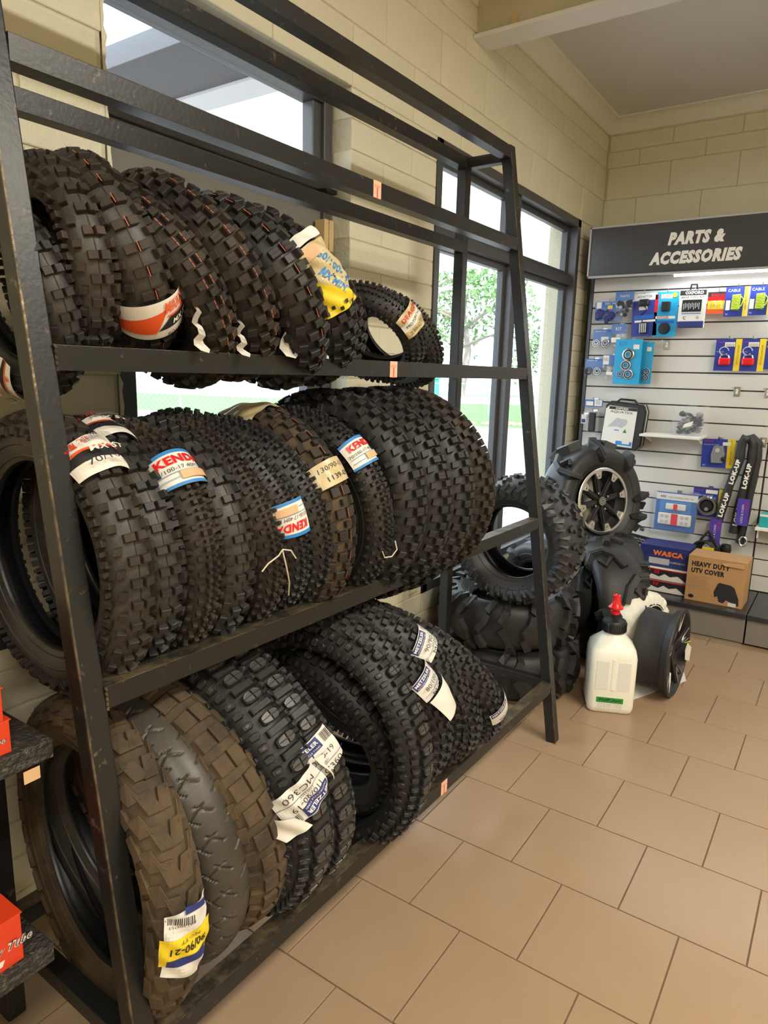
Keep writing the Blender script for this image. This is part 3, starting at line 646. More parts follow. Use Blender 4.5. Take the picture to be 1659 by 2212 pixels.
def L_kenda(w=.044, hh=.036, size='70/100-17 40M K771'):
    return [('rect', -w, w, -hh, hh, 'white_paper'), ('quad', [(-w, hh * .80), (w, hh * .80), (w, hh), (-w, hh)], 'sky_blue'), ('quad', [(-w, -hh), (w, -hh), (w, -hh * .84), (-w, -hh * .84)], 'sky_blue'),
            ('text', 'KENDA', 0, hh * .42, w * 1.5, 'red_gloss', dict(bold=.04, h=.017)), ('text', size, 0, -hh * .08, w * 1.8, 'ink_black', dict(h=.0075)), ('quad', [(-w * .9, -hh * .30), (w * .9, -hh * .30), (w * .9, -hh * .27), (-w * .9, -hh * .27)], 'sky_blue'),
            ('quad', [(-.25 * w, -.72 * hh), (.7 * w, -.72 * hh), (.7 * w, -.3 * hh), (-.25 * w, -.3 * hh)], 'kraft_sticker'), ('quad', [(-w * .9, -hh * .60), (-w * .3, -hh * .60), (-w * .3, -hh * .57), (-w * .9, -hh * .57)], 'sky_blue')]
def L_metz(size, code, w=.046, hh=.034):
    return [('rect', -w, w, -hh, hh, 'off_white'), ('quad', [(-w * .94, hh * .30), (w * .35, hh * .30), (w * .35, hh * .95), (-w * .94, hh * .95)], 'navy'), ('text', 'METZELER', -w * .3, hh * .70, w * 1.15, 'white_paper', dict(bold=.03, h=.008)), ('text', 'MOTORCYCLE TYRES', -w * .3, hh * .42, w * 1.1, 'white_paper', dict(h=.0035))] + \
           bars(.5 * w, .92 * w, .35 * hh, .9 * hh) + [('text', size, -w * .05, -hh * .02, w * 1.2, 'ink_black', dict(h=.011)), ('text', '63M MST', -w * .1, -hh * .34, w * .5, 'ink_black', dict(h=.004)), ('quad', [(-w * .9, -.44 * hh), (w * .9, -.44 * hh), (w * .9, -.41 * hh), (-w * .9, -.41 * hh)], 'navy'), ('text', code, 0, -hh * .70, w * 1.1, 'ink_black', dict(h=.011))]

def tyre(label, pose, Wd, pat, h, pitch, m='rub', group=None, lines=False, hairs=0, name='motorcycle_tyre', moto=True, rim=None, seed=0, groove=None, deep=False, seg=88):
    x, y, z, yaw, lean, R = pose
    t = thing(name, label, 'tyre', (x, y, z), (math.radians(-lean), 0, math.radians(yaw)), group)
    Rc = R + .002 if pat else R
    rim = rim or max(R - Wd * 1.02, R * .60)

    sf = Surf(Rc - h * .80, Wd - h * .6, rim, moto)
    casing(sf, t, 'rubc' if pat == 'mx' else m, 'rubin', groove=groove, deep=deep, seg=seg)
    if pat: tread(sf, pat, t, 'rubd' if (m == 'rubt' and pat == 'desert') else m, h, pitch, seed, lines, hairs)
    t['R'] = R
    return t, sf
TOP, MID, BOT = 'tyres on the top shelf of the rack', 'tyres on the middle shelf of the rack', 'tyres on the bottom shelf of the rack'
# ---- top shelf
t, sf = tyre('small top shelf tyre left of the near rack leg, with a label at its foot', (.349, .662, 1.536, -2, -19, .18), .075, 'mx', .011, .036, 'rub', TOP, seed=1)
wrap_label(sf, t, 254, .01, L_maxxis2('80/100-12', .044, .034), .014, s0=-.040, rot=-.2)
tyre('narrow unlabelled top shelf tyre just right of the near rack leg', (.375, .735, 1.60, -9, -8, .182), .078, 'mx', .012, .037, 'rubd', TOP, seed=2, hairs=60)
t, sf = tyre('top shelf tyre wearing the wide white and red label near the rail', (.385, .838, 1.622, -20, -24, .190), .100, 'mx', .012, .040, 'rubd', TOP, seed=3, lines=(.0,), hairs=40)
wrap_label(sf, t, -40, .01, L_maxxis('80/100-12', .060, .037), .0125)
t, sf = tyre('top shelf tyre with orange mould lines and a yellow tag on its crown', (.358, .931, 1.580, -7, -36, .233), .092, 'block', .012, .040, 'rubd', TOP, seed=4, lines=(.1, -.14), hairs=60)
wrap_label(sf, t, 118, .01, [('rect', -.04, .04, -.03, .03, 'yellow'), ('text', 'STAR', 0, .01, .05, 'orange_red', dict(h=.012)), ('quad', [(-.03, -.025), (.02, -.025), (.02, -.01), (-.03, -.01)], 'white_paper')], .0125, crump=.003)
tyre('top shelf tyre leaning right behind the yellow tagged one', (.372, 1.043, 1.602, -11, -35, .236), .100, 'block', .014, .043, 'rubd', TOP, seed=5, lines=(.12,), hairs=60)
tyre('wide unlabelled tyre in the middle of the top shelf, before the yellow wrapped one', (.405, 1.175, 1.585, -11, -33, .232), .112, 'block', .014, .047, 'rub', TOP, seed=6, lines=(.0,), hairs=60)
t, sf = tyre('top shelf tyre wrapped in the big crumpled yellow and cream label', (.388, 1.300, 1.590, -10, -35, .234), .100, 'block', .014, .045, 'rub', TOP, seed=7, hairs=40)
wrap_label(sf, t, 12, .01, [('rect', -.045, .05, -.075, .075, 'tape'), ('quad', [(-.045, -.075), (.05, -.075), (.0, -.03), (-.045, .02)], 'yellow'), ('text', '60/100-14', .018, .01, .085, 'sky_blue', dict(rot=-1.2, h=.018, bold=.02)), ('text', 'MX MINI', .0, -.012, .07, 'sky_blue', dict(rot=-1.2, h=.016, bold=.03, shear=.3)), ('quad', [(-.03, .045), (.01, .045), (.01, .07), (-.03, .07)], 'kraft_sticker')]
           + [('quad', [(-.04 + .012 * i, -.07 + .008 * (i % 2)), (-.034 + .012 * i, -.07 + .008 * (i % 2)), (-.034 + .012 * i, -.062 + .008 * (i % 2)), (-.04 + .012 * i, -.062 + .008 * (i % 2))], 'ink_black') for i in range(7)] + [('quad', [(-.04, .077), (.03, .077), (.03, .10), (-.04, .10)], 'off_white')], .0145, crump=.004)
tyre('top shelf tyre just beyond the yellow wrapped one, before the small tyres', (.360, 1.390, 1.592, -9, -40, .218), .095, 'block', .013, .042, 'rub', TOP, seed=8)
t, sf = tyre('small top shelf tyre with its hole facing out and a white card inside', (.385, 1.700, 1.535, 6, -44, .172), .098, 'spiky', .008, .021, 'rub', TOP, seed=9, rim=.118)
wrap_label(sf, t, 20, .01, [('rect', -.045, .06, -.034, .034, 'tape'), ('quad', [(-.045, -.01), (.05, -.01), (.05, .01), (-.045, .01)], 'off_white'), ('text', 'DRAGON', 0, .020, .07, 'red_ink', dict(bold=.03, h=.012)), ('text', 'MOTORCYCLE', 0, 0, .07, 'ink_black', dict(h=.008)), ('text', '2.50-12 T2-002', 0, -.020, .07, 'ink_black', dict(h=.009))], .010, crump=.003)
mb = MB(); mb.box((-.026, -.0004, -.02), (.026, .0004, .02)); o = mb.build('price_card', 'off_white', t, label='folded white price card'); o.location = (.095, -.045, -.105); o.rotation_euler = (.5, .35, .2)
tyre('farthest small tyre on the top shelf, with an open gap behind it', (.370, 1.840, 1.525, -8, -40, .177), .085, 'spiky', .008, .022, 'rub', TOP, seed=10)
# torn label scraps hanging between the top shelf tyres
def scrap(x, y, z, s, label, rz=0, seed=1):
    r = random.Random(seed); m_ = MB(); n = 9; V = []; F = []
    for i in range(n):                                  # a crumpled strip, narrow above and ragged wide below
        t = i / (n - 1); zz = z + s * (1.1 - 1.5 * t); w = s * (.05 + .42 * t ** 1.6) * r.uniform(.75, 1.2); yo = y + s * (.35 * t - .25) ; xo = x + .010 * math.sin(i * 1.7)
        V += [(xo - .004, yo - w * .5, zz), (xo + .006, yo, zz - .004), (xo - .003, yo + w * .5, zz + .003)]
    for i in range(n - 1): F += [(3 * i, 3 * i + 1, 3 * i + 4, 3 * i + 3), (3 * i + 1, 3 * i + 2, 3 * i + 5, 3 * i + 4)]
    m_.add(V, F); m_.add([(a - .001, b, c) for a, b, c in V], [f[::-1] for f in F])
    o = m_.build('label_scrap', 'off_white'); tag(o, label, 'paper', 'torn label scraps on the top shelf')
scrap(.565, .905, 1.478, .055, 'small torn white scrap resting on the top shelf rail, nearest of the scraps', seed=1)
scrap(.565, 1.012, 1.470, .045, 'small torn scrap at the top shelf rail, second from the near end', seed=2)
scrap(.565, 1.145, 1.490, .090, 'largest torn scrap on the top shelf rail, white and blue, below the yellow wrapped tyre', seed=3)
scrap(.565, 1.265, 1.472, .040, 'torn white scrap at the far end of the row of scraps', seed=4)
# ---- middle shelf
t, sf = tyre('middle shelf tyre nearest the camera, wide hole showing, dated white and orange label', (.399, .684, 1.074, -1, -2, .269), .086, 'mx', .013, .038, 'rubd', MID, seed=11, hairs=50)
wrap_label(sf, t, 50, .01, L_maxxis2('70/100-17', .046, .036), .0135, rot=.12, crump=.0015)
t, sf = tyre('second tyre on the middle shelf, tall orange and black label at its very top', (.410, .768, 1.078, -6, -4, .251), .084, 'mx', .013, .038, 'rub', MID, seed=12)
wrap_label(sf, t, 71, .01, L_maxxis2('70/100-17', .046, .036), .0135, crump=.001)
t, sf = tyre('third middle shelf tyre, with an upright white and blue label in red letters', (.412, .842, 1.072, -2, -4, .254), .082, 'spiky', .012, .029, 'rubd', MID, seed=13, hairs=50)
wrap_label(sf, t, 43, .01, L_kenda(.048), .0125)
tyre('fourth tyre on the middle shelf, unlabelled with paired centre knobs', (.422, .918, 1.070, -3, -4, .253), .084, 'mx', .013, .038, 'rub', MID, seed=14)
tyre('dusty fine knobbed middle shelf tyre, just before the one with the upside down label', (.419, .990, 1.074, 0, -13, .259), .080, 'spiky', .012, .028, 'rubd', MID, seed=15, hairs=60)
t, sf = tyre('middle shelf tyre with a blue and white label stuck on upside down', (.410, 1.056, 1.082, 2, -20, .269), .080, 'spiky', .012, .028, 'rub', MID, seed=16)
wrap_label(sf, t, 11, .01, L_kenda(.036), .0125, s0=-.012, rot=PI - .25)
tyre('fine knobbed tyre on the middle shelf just before the tan one with the tape', (.426, 1.130, 1.071, 4, -15, .259), .080, 'spiky', .012, .028, 'rub', MID, seed=17)
t, sf = tyre('tan dusty trail tyre on the middle shelf marked with handwritten yellow tape', (.425, 1.214, 1.066, -3, -5, .273), .112, 'desert', .010, .050, 'rubt', MID, seed=18, lines=(.02,), hairs=80)
wrap_label(sf, t, 31, .01, [('rect', -.055, .055, -.028, .028, 'tape'), ('text', '130/90-15', 0, .012, .07, 'ink_black', dict(h=.011, shear=.2)), ('text', '1139-00', .005, -.012, .06, 'ink_black', dict(h=.011))], .0105, rot=.15, crump=.001)
wrap_label(sf, t, 95, .01, [('rect', -.055, .055, -.07, .07, 'tape')], .0105, crump=.003)
t, sf = tyre('fine knobbed middle shelf tyre beyond the tan one, with a blue edged label', (.444, 1.330, 1.076, 4, -10, .265), .082, 'spiky', .012, .028, 'rub', MID, seed=19)
wrap_label(sf, t, 40, .01, L_kenda(.042), .0125)
tyre('largest middle shelf tyre with big blocks, just after the last blue and white label', (.437, 1.438, 1.084, 7, -1, .293), .118, 'block', .015, .047, 'rub', MID, seed=20, hairs=50)
tyre('second of the four big block tyres at the far end of the middle shelf', (.448, 1.567, 1.078, -1, 0, .302), .108, 'block', .014, .044, 'rub', MID, seed=21, hairs=40)
tyre('third of the four big block tyres at the far end of the middle shelf', (.454, 1.672, 1.078, 0, 2, .305), .108, 'block', .014, .044, 'rub', MID, seed=22, hairs=40)
tyre('farthest tyre on the middle shelf, brownish big blocks with bristly edges', (.451, 1.785, 1.082, 8, -6, .304), .110, 'desert', .014, .044, 'rubd', MID, seed=23, hairs=160)
# ---- bottom shelf
t, sf = tyre('large road tyre nearest the camera on the bottom shelf, with a yellow label', (.462, .700, .470, -8, 0, .322), .098, 'road', .008, .060, 'rubt', BOT, seed=24, hairs=220)
wrap_label(sf, t, 1, .01, [('quad', [(-.034, -.07), (.026, -.085), (.036, .06), (-.040, .045)], 'off_white'), ('quad', [(-.040, -.05), (.036, -.045), (.040, .012), (-.044, .005)], 'yellow'), ('quad', [(-.03, -.050), (.03, -.046), (.03, -.030), (-.03, -.034)], 'navy'), ('text', '90/90-21', 0, -.016, .055, 'ink_black', dict(rot=PI, h=.014, bold=.02)), ('text', 'M/C-TT', 0, .0, .03, 'ink_black', dict(rot=PI, h=.006)), ('quad', [(-.012, .045), (.02, .045), (.02, .056), (-.012, .056)], 'navy'), ('text', 'CAI 504753', -.015, .028, .035, 'ink_black', dict(rot=PI, h=.004))] + bars(-.035, -.005, .034, .046), .0075, rot=-.12, crump=.003)
def gfun(U):
    n = 34; p = U / n
    def g(u, v):
        d = np.full(u.shape, 1.0)
        for sg, ph in ((1, 0), (-1, .5)):
            w = ((u / p + ph) % 1.0) * p; x = v * sg
            for a0, sl, cv, x0, x1 in ((.25, .55, 6, .006, .040), (.62, -.35, -5, .018, .056), (.05, .9, 3, .040, .062)):
                c = a0 * p + sl * (x - x0) + cv * (x - x0) ** 2
                dd = np.abs(w - c); dd = np.minimum(dd, p - dd); dd = np.where((x > x0) & (x < x1), dd, 1); d = np.minimum(d, dd)
        return .0045 * np.clip(1 - (d / .0026) ** 2, 0, 1)
    return g
tyre('smooth dusty road tyre with curved thin grooves, second on the bottom shelf', (.452, .782, .480, 0, -5, .318), .122, None, 0, .05, 'rubs', BOT, seed=25, groove=gfun(2 * PI * .318))
tyre('tan trail tyre with square blocks and a centre groove, third on the bottom shelf', (.462, .862, .495, 1, -12, .322), .122, 'enduro', .008, .056, 'rubt', BOT, seed=26)
t, sf = tyre('oval block bottom shelf tyre with a torn crumpled white and blue label', (.482, .965, .499, 1, -9, .334), .130, 'oval', .015, .054, 'rub', BOT, seed=27, hairs=40)
wrap_label(sf, t, 18, .01, L_metz('110/90-19', 'MC360', .048, .036) + [('quad', [(.03, .01), (.085, -.03), (.06, .05), (.02, .045)], 'off_white'), ('quad', [(-.075, -.02), (-.05, -.035), (-.05, .03), (-.08, .02)], 'off_white')], .0165, s0=-.02, rot=PI + .30, crump=.004)
t, sf = tyre('bottom shelf tyre with oval centre blocks and a neat sloping white and blue label', (.481, 1.070, .503, -4, -12, .333), .115, 'oval', .015, .054, 'rub', BOT, seed=28, hairs=40)
wrap_label(sf, t, 26, .01, L_metz('110/90-19', 'MC360', .044, .038), .0160, s0=-.014, rot=.22, crump=.0015)
t, sf = tyre('tilted oval block tyre seen through the hole of another on the bottom shelf', (.450, 1.410, .420, -4, -22, .312), .110, 'oval', .014, .052, 'rub', BOT, seed=29)
wrap_label(sf, t, -4, .01, [('quad', [(-.06, -.04), (.05, -.03), (.06, .04), (-.01, .03)], 'off_white')], .017, crump=.004)
tyre('bottom shelf tyre turned so that its big round hole faces out over the floor', (.520, 1.315, .472, 4, -2, .330), .118, 'oval', .015, .052, 'rub', BOT, seed=30, rim=.252, hairs=40)
t, sf = tyre('narrow bottom shelf tyre with a label and a loose white sheet below it', (.497, 1.405, .502, 12, -20, .344), .092, 'front', .012, .040, 'rub', BOT, seed=31)
wrap_label(sf, t, 31, .01, L_metz('80/100-21', 'MC360', .040, .030) + [('quad', [(-.030, -.11), (.034, -.12), (.040, -.028), (-.036, -.028)], 'off_white')], .014, rot=.12, crump=.001)
t, sf = tyre('narrow bottom shelf tyre with a white and blue label high on its crown', (.500, 1.492, .502, 18, -23, .346), .092, 'front', .012, .040, 'rub', BOT, seed=32)
wrap_label(sf, t, 48, .01, L_metz('90/90-21', 'MC360', .040, .030), .014, rot=.2)
tyre('unlabelled narrow bottom shelf tyre, last but one at the far end', (.500, 1.590, .500, 3, -28, .349), .090, 'front', .012, .040, 'rub', BOT, seed=33)
t, sf = tyre('farthest tyre on the bottom shelf, small curved label low on its right side', (.515, 1.690, .500, 2, -37, .357), .092, 'front', .012, .040, 'rub', BOT, seed=34)
wrap_label(sf, t, -2, .01, L_metz('90/90-21', 'MC360', .040, .028), .014)
# ---- quad bike tyres at the far end
ATV = 'quad bike tyres stacked beside the rack'
tyre('lowest chunky quad tyre lying flat on the floor behind the rack foot', (.365, 2.915, .118, 0, 90, .335), .225, 'atv', .026, .098, 'rub', ATV, name='quad_tyre', moto=False, rim=.17, seed=41, deep=True)
tyre('upper quad tyre lying flat on top of the lowest one', (.350, 2.915, .345, 25, 90, .328), .220, 'atv', .026, .098, 'rub', ATV, name='quad_tyre', moto=False, rim=.17, seed=42, deep=True)
t, sf = tyre('upright quad tyre standing on the flat pair, its hole facing the rack', (.452, 2.760, .728, 0, -4, .278), .245, 'bighorn', .014, .072, 'rubg', ATV, name='quad_tyre', moto=False, rim=.160, seed=43, deep=True)
mb = MB(); v0 = -(sf.Ssh + (sf.S - sf.Ssh) * .58)
for ang, wd in ((270, .17), (150, .17), (30, .17)):
    put_text(mb, 'BIGHORN', wd, lambda P, ang=ang: sf(math.radians(ang) * (sf.R) + P[:, 0] * 1.35, v0 - P[:, 1] * -1, .0022), 0, 0, .03, .020)
mb.build('raised_lettering', 'rubs', t, kind='stuff')
tyre('grey mud tyre with few lugs behind the upright one, glimpsed through its hole', (.335, 3.44, .300, -30, 0, .292), .23, 'mud', .026, .16, 'rubg', ATV, name='quad_tyre', moto=False, rim=.16, seed=44, deep=True)
tyre('mud tyre standing on the floor behind the white jug, dark hole on its left', (.650, 3.43, .318, -50, -3, .318), .25, 'mud', .026, .17, 'rub', ATV, name='quad_tyre', moto=False, rim=.165, seed=45, deep=True)
tyre('mud tyre farthest back, against the base of the display wall', (.600, 3.77, .300, -60, 2, .292), .24, 'mud', .026, .17, 'rub', ATV, name='quad_tyre', moto=False, rim=.165, seed=46, deep=True)
t, sf = tyre('mud tyre on a black and silver eight spoke wheel, atop the other mud tyres', (.400, 3.90, .735, 62, 7, .352), .245, 'mud', .046, .130, 'rubg', ATV, name='quad_wheel', moto=False, rim=.178, seed=47, deep=True)
def rim_geo(t, Rr, face, depth):
    """face at local y=-face (towards the viewer)"""
    b = MB(); b.lathe([(Rr + .012, -face - .004), (Rr + .012, -face + .004), (Rr - .004, -face + .006), (Rr - .010, -face + .03), (Rr - .03, -face + .05), (Rr - .03, face - .03), (Rr, face), (Rr + .006, face)], 56, 0, 'y'); b.build('rim_barrel', 'blackm', t, smooth=True)
    b = MB(); b.lathe([(Rr + .014, -face - .004), (Rr + .008, -face - .0075), (Rr - .004, -face - .0055), (Rr - .006, -face + .004)], 56, 0, 'y'); b.build('rim_lip', 'alu', t, smooth=True)
    b = MB(); b.lathe([(0, .02), (Rr - .03, .02), (Rr - .03, .024), (0, .024)], 40, 0, 'y'); b.build('brake_side_disc', 'alu', t)
    for k in range(8):
        a = 2 * PI * k / 8 + .2; T = Matrix.Rotation(-a, 4, 'Y')
        s = MB(); s.box((.030, -depth + .004, -.016), (Rr - .002, -depth + .03, .016), 0, T); s.box((.03, -depth - .003, -.009), (Rr - .045, -depth + .006, .009), 0, T); s.build('spoke', 'black', t, bevel=.003)
        e = MB(); e.prism([(Rr - .045, -.012), (Rr - .004, -.026), (Rr - .002, .026), (Rr - .045, .012)], -face - .002, -face + .012, 'xz'); o = e.build('machined_window', 'alu', t, bevel=.002); o.rotation_euler = (0, -a, 0)
        r_ = MB(); r_.lathe([(0, -.006), (.006, -.006), (.0075, 0)], 8, 0, 'y'); o = r_.build('rivet', 'steel', t); o.location = ((Rr - .028) * math.cos(a), -face - .002, (Rr - .028) * math.sin(a))
    b = MB(); b.lathe([(0, -depth - .012), (.024, -depth - .012), (.030, -depth - .006), (.034, -depth + .03)], 28, 0, 'y'); b.build('hub', 'black', t, smooth=True)
    b = MB(); b.lathe([(.020, -depth - .0135), (.024, -depth - .0135)], 24, 0, 'y'); b.lathe([(.012, -depth - .0135), (.0155, -depth - .0135)], 24, 0, 'y')
    for k in range(6):
        a = 2 * PI * k / 6; b.box((.004, -.001, -.0018), (.013, 0, .0018), 0, Matrix.Translation((0, -depth - .0128, 0)) @ Matrix.Rotation(a, 4, 'Y'))
    b.build('hub_cap_emblem', 'alu', t)
    for k in range(4):
        a = 2 * PI * k / 4 + .5; b = MB(); b.lathe([(0, -.014), (.006, -.014), (.009, 0)], 8, 0, 'y'); o = b.build('wheel_nut', 'steel', t); o.location = (.052 * math.cos(a), -depth + .006, .052 * math.sin(a))
rim_geo(t, .176, .094, .078)

# ================================================================== DISPLAY WALL (gondola with slat boards)
YS = 4.60; GX0, GX1, GX2 = .085, 1.195, 2.9
gw = thing('display_wall', 'light slat board display wall with grey base deck, against the far wall', 'display unit', (0, 0, 0))
MB().box((GX0, YS + .018, .18), (GX2, YF - .03, 2.06)).build('backing_board', 'base_grey', gw)
mb = MB(); mb.box((GX0 - .022, YS - .004, .0), (GX0, YS + .05, 2.10)); mb.build('upright', 'deck_dark', gw, bevel=.002)
mb = MB(); mb.box((GX1 - .006, YS + .004, .18), (GX1 + .006, YS + .03, 2.10)); mb.build('upright', 'blackm', gw)
zs = [.18 + .0995 * i for i in range(20)]
for i, z in enumerate(zs):
    for xa_, xb_ in ((GX0 + .002, GX1 - .005), (GX1 + .005, GX2)):
        MB().box((xa_, YS, z + .004), (xb_, YS + .012, min(z + .0955, 2.062))).build('slat', 'slat_board', gw, bevel=.0015)
mb = MB(); mb.box((GX0, YS + .011, .18), (GX2, YS + .019, 2.06)); mb.build('slat_groove_back', 'slat_groove', gw)
for xa_, xb_ in ((GX0, 1.247), (1.251, GX2)):
    MB().box((xa_, 4.075, .152), (xb_, YS, .180)).build('base_deck', 'deck_dark', gw, bevel=.003)
    MB().box((xa_ + .002, 4.09, .012), (xb_ - .002, 4.11, .152)).build('kick_panel', 'base_grey', gw, bevel=.002)
mb = MB(); mb.box((GX0 + .4, 4.086, .0), (1.24, 4.096, .010)); mb.build('kick_strip', 'alu', gw)
sg = thing('header_sign', 'long dark sign with large white lettering above the display wall', 'sign')
MB().box((.075, 4.50, 2.052), (GX2, YF - .02, 2.345)).build('sign_box', 'signface', sg, bevel=.003)
mb = MB(); mb.box((.068, 4.492, 2.045), (GX2, 4.51, 2.058)); mb.box((.068, 4.492, 2.34), (GX2, 4.51, 2.350)); mb.box((.068, 4.492, 2.045), (.078, 4.51, 2.35)); mb.build('sign_trim', 'lightgrey', sg, bevel=.001)
for body, x, z, w_, h_ in (('PARTS &', .695, 2.245, .31, .074), ('ACCESSORIES', .695, 2.138, .505, .074)):
    mb = MB(); put_text(mb, body, w_, frame_fn((x, 4.4975, z), (1, 0, 0), (0, 0, 1)), 0, .22, .068, h_)
    mb.build('lettering', 'sign_letters', sg)
mb = MB(); mb.tube([(.60, 4.475, 2.034), (2.8, 4.475, 2.034)], .008, 8); mb.build('light_tube', 'tube', sg)
mb = MB(); mb.box((.50, 4.465, 2.040), (2.8, 4.49, 2.052)); mb.build('light_batten', 'lightgrey', sg)
area('sign_tube_light', (1.6, 4.47, 2.02), 2.2, .03, 5, (.85, .93, 1))
HW = 'stock hanging on the display wall'
def hook(par, x, z, ln=.10, y=YS):
    m_ = MB(); m_.box((x - .014, y - .004, z - .005), (x + .014, y, z + .02)); m_.build('hook_plate', 'steel', par)
    m_ = MB(); m_.tube([(x, y - .002, z + .008), (x, y - ln * .8, z + .004), (x, y - ln, z + .014), (x, y - ln - .005, z + .03)], .0022, 6); m_.build('hook', 'steel', par)
def blister(x0, x1, z0, z1, label, cat, layers, y=4.545, m='card_blue', tilt=0, bubble=None, group=HW, name='blister_pack', hk=True, th=.0015):
    """a hanging card: back card, printed layers, clear bubble with its content"""
    w, h_ = x1 - x0, z1 - z0
    t = thing(name, label, cat, ((x0 + x1) / 2, y, z1), (0, tilt, 0), group)
    MB().box((-w / 2, 0, -h_), (w / 2, th, 0)).build('card', m, t, bevel=.0004)
    mats = []; mb = MB(); dh = .0004
    def gi(q):
        if q not in mats: mats.append(q)
        return mats.index(q)
    for L in layers:
        if L[0] == 'r':
            _, a, b, c, d, q = L; mb.add([(-w / 2 + a * w, -dh, -h_ + b * h_), (-w / 2 + c * w, -dh, -h_ + b * h_), (-w / 2 + c * w, -dh, -h_ + d * h_), (-w / 2 + a * w, -dh, -h_ + d * h_)], [(0, 1, 2, 3)], gi(q))
        elif L[0] == 't':
            _, body, cx, cz, tw, q = L[:6]; op = L[6] if len(L) > 6 else {}; a = op.get('rot', 0); f = frame_fn((-w / 2 + cx * w, -dh, -h_ + cz * h_), (math.cos(a), 0, math.sin(a)), (-math.sin(a), 0, math.cos(a)))
            put_text(mb, body, tw * w, f, gi(q), op.get('shear', 0), op.get('bold', 0), op.get('h'))
        dh += .0003
    if mats: mb.build('print', mats, t)
    if hk: hook(t, 0, -.012, .06, YS - y)
    return t, w, h_
def at(t, o, x, y, z): o.location = (x, y, z); return o
def ringset(t, w, h_, L, m='steel'):
    for cx, cz, r_ in L:
        b = MB(); b.lathe([(r_ * .45, -.006), (r_ * .9, -.006), (r_, -.003), (r_, .002), (r_ * .9, .003), (r_ * .45, .003)], 24, 0, 'y', closed=True); at(t, b.build('bearing', m, t, smooth=True), -w / 2 + cx * w, -.006, -h_ + cz * h_)
        b = MB(); b.lathe([(r_ * .55, -.0068), (r_ * .80, -.0068)], 24, 0, 'y'); at(t, b.build('bearing_seal', 'blackm', t), -w / 2 + cx * w, -.006, -h_ + cz * h_)
def lumps(t, w, h_, x0, x1, z0, z1, m, n, seed, s=.012, nm='small_part'):
    r = random.Random(seed)
    for k in range(n):
        b = MB(); rock(b, (0, 0, 0), (s * r.uniform(.6, 1.3), s * .5, s * r.uniform(.6, 1.3)), r); at(t, b.build(nm, m, t), -w / 2 + w * r.uniform(x0, x1), -.008 - r.random() * .01, -h_ + h_ * r.uniform(z0, z1))
def bagskin(t, w, h_, z0, z1):
    b = MB(); n = 8; V = []
    for i in range(n + 1):
        for k in range(n + 1):
            u, v = i / n, k / n; V.append((-w / 2 + w * u, -.022 * math.sin(PI * u) * math.sin(PI * min(1, v * 1.1)) - .002 + .002 * math.sin(9 * u + 7 * v), -h_ + h_ * (z0 + (z1 - z0) * v)))
    b.add(V, [(i * (n + 1) + k, (i + 1) * (n + 1) + k, (i + 1) * (n + 1) + k + 1, i * (n + 1) + k + 1) for i in range(n) for k in range(n)])
    b.build('clear_bag', 'clear_white', t, smooth=True)
# row 1
t, w, h_ = blister(.124, .300, 1.786, 1.905, 'clear bag of dark rubber pads under a blue header card, top left corner', 'pads', [('r', .04, .66, .22, .98, 'white_paper'), ('r', .45, .62, .62, .80, 'yellow'), ('t', 'DISC PADS', .6, .9, .5, 'white_paper')], m='card_mid', tilt=.0)
lumps(t, w, h_, .1, .75, .02, .35, 'navy', 6, 1, .026, 'rubber_pad'); bagskin(t, w, h_, -.02, .7)
t, w, h_ = blister(.252, .365, 1.905, 1.961, 'clear bag of small black fittings under a folded blue header in the top row', 'fittings', [('t', 'PARTS', .5, .5, .5, 'white_paper')], m='card_mid', y=4.53)
lumps(t, w, h_, .1, .9, -1.9, -.2, 'blackm', 12, 2, .016); lumps(t, w, h_, .1, .9, -1.9, -.2, 'lightgrey', 6, 12, .012); bagskin(t, w, h_, -2.2, 1)
t, w, h_ = blister(.350, .500, 1.690, 1.945, 'dark blue card with a black plug adapter and cable, third hook of the top row', 'adapter', [('r', 0, .84, 1, 1, 'off_white'), ('t', 'ADAPTER', .5, .93, .6, 'card_blue'), ('r', .28, .62, .62, .70, 'off_white'), ('r', .1, .40, .9, .50, 'card_mid'), ('r', .12, .33, .4, .38, 'white_paper'), ('r', .45, .33, .95, .38, 'white_paper')], tilt=-.06)
b = MB(); b.box((-.03, -.03, -.075), (.03, 0, -.035)); b.build('plug', 'black', t, bevel=.008); b = MB(); b.tube([(0, -.02, -.07), (.02, -.025, -.10), (-.015, -.02, -.13)], .004, 7); b.build('cable', 'black', t)
b = MB(); b.box((-.018, -.028, -.24), (.022, 0, -.17)); b.build('socket_body', 'blackm', t, bevel=.006)
for k in range(4): b = MB(); b.box((-.02 + .011 * k, -.034, -.235), (-.014 + .011 * k, -.028, -.18)); b.build('cell', 'lightgrey', t)
t, w, h_ = blister(.490, .626, 1.687, 1.950, 'light blue card with a black block and round dark cap, in the top row', 'tool', [('r', 0, .55, .14, .95, 'red_gloss'), ('r', .25, .85, .72, .95, 'white_paper'), ('t', '|||||||', .48, .9, .35, 'ink_black'), ('r', .08, .40, .92, .46, 'off_white'), ('t', 'REPAIR', .4, .43, .5, 'red_ink'), ('r', .1, .30, .9, .36, 'card_mid')], m='card_cyan')
b = MB(); b.box((-.024, -.030, -.115), (.024, 0, -.058)); b.build('brush_block', 'black', t, bevel=.004)
b = MB(); b.lathe([(0, -.024), (.030, -.022), (.036, 0)], 24, 0, 'y'); at(t, b.build('round_cap', 'black', t, smooth=True), 0, 0, -.215)
b = MB(); b.lathe([(0, -.001), (.014, -.001), (.014, 0), (0, 0)], 18, 0, 'y'); at(t, b.build('gold_sticker', 'yellow', t), .045, -.002, -.02)
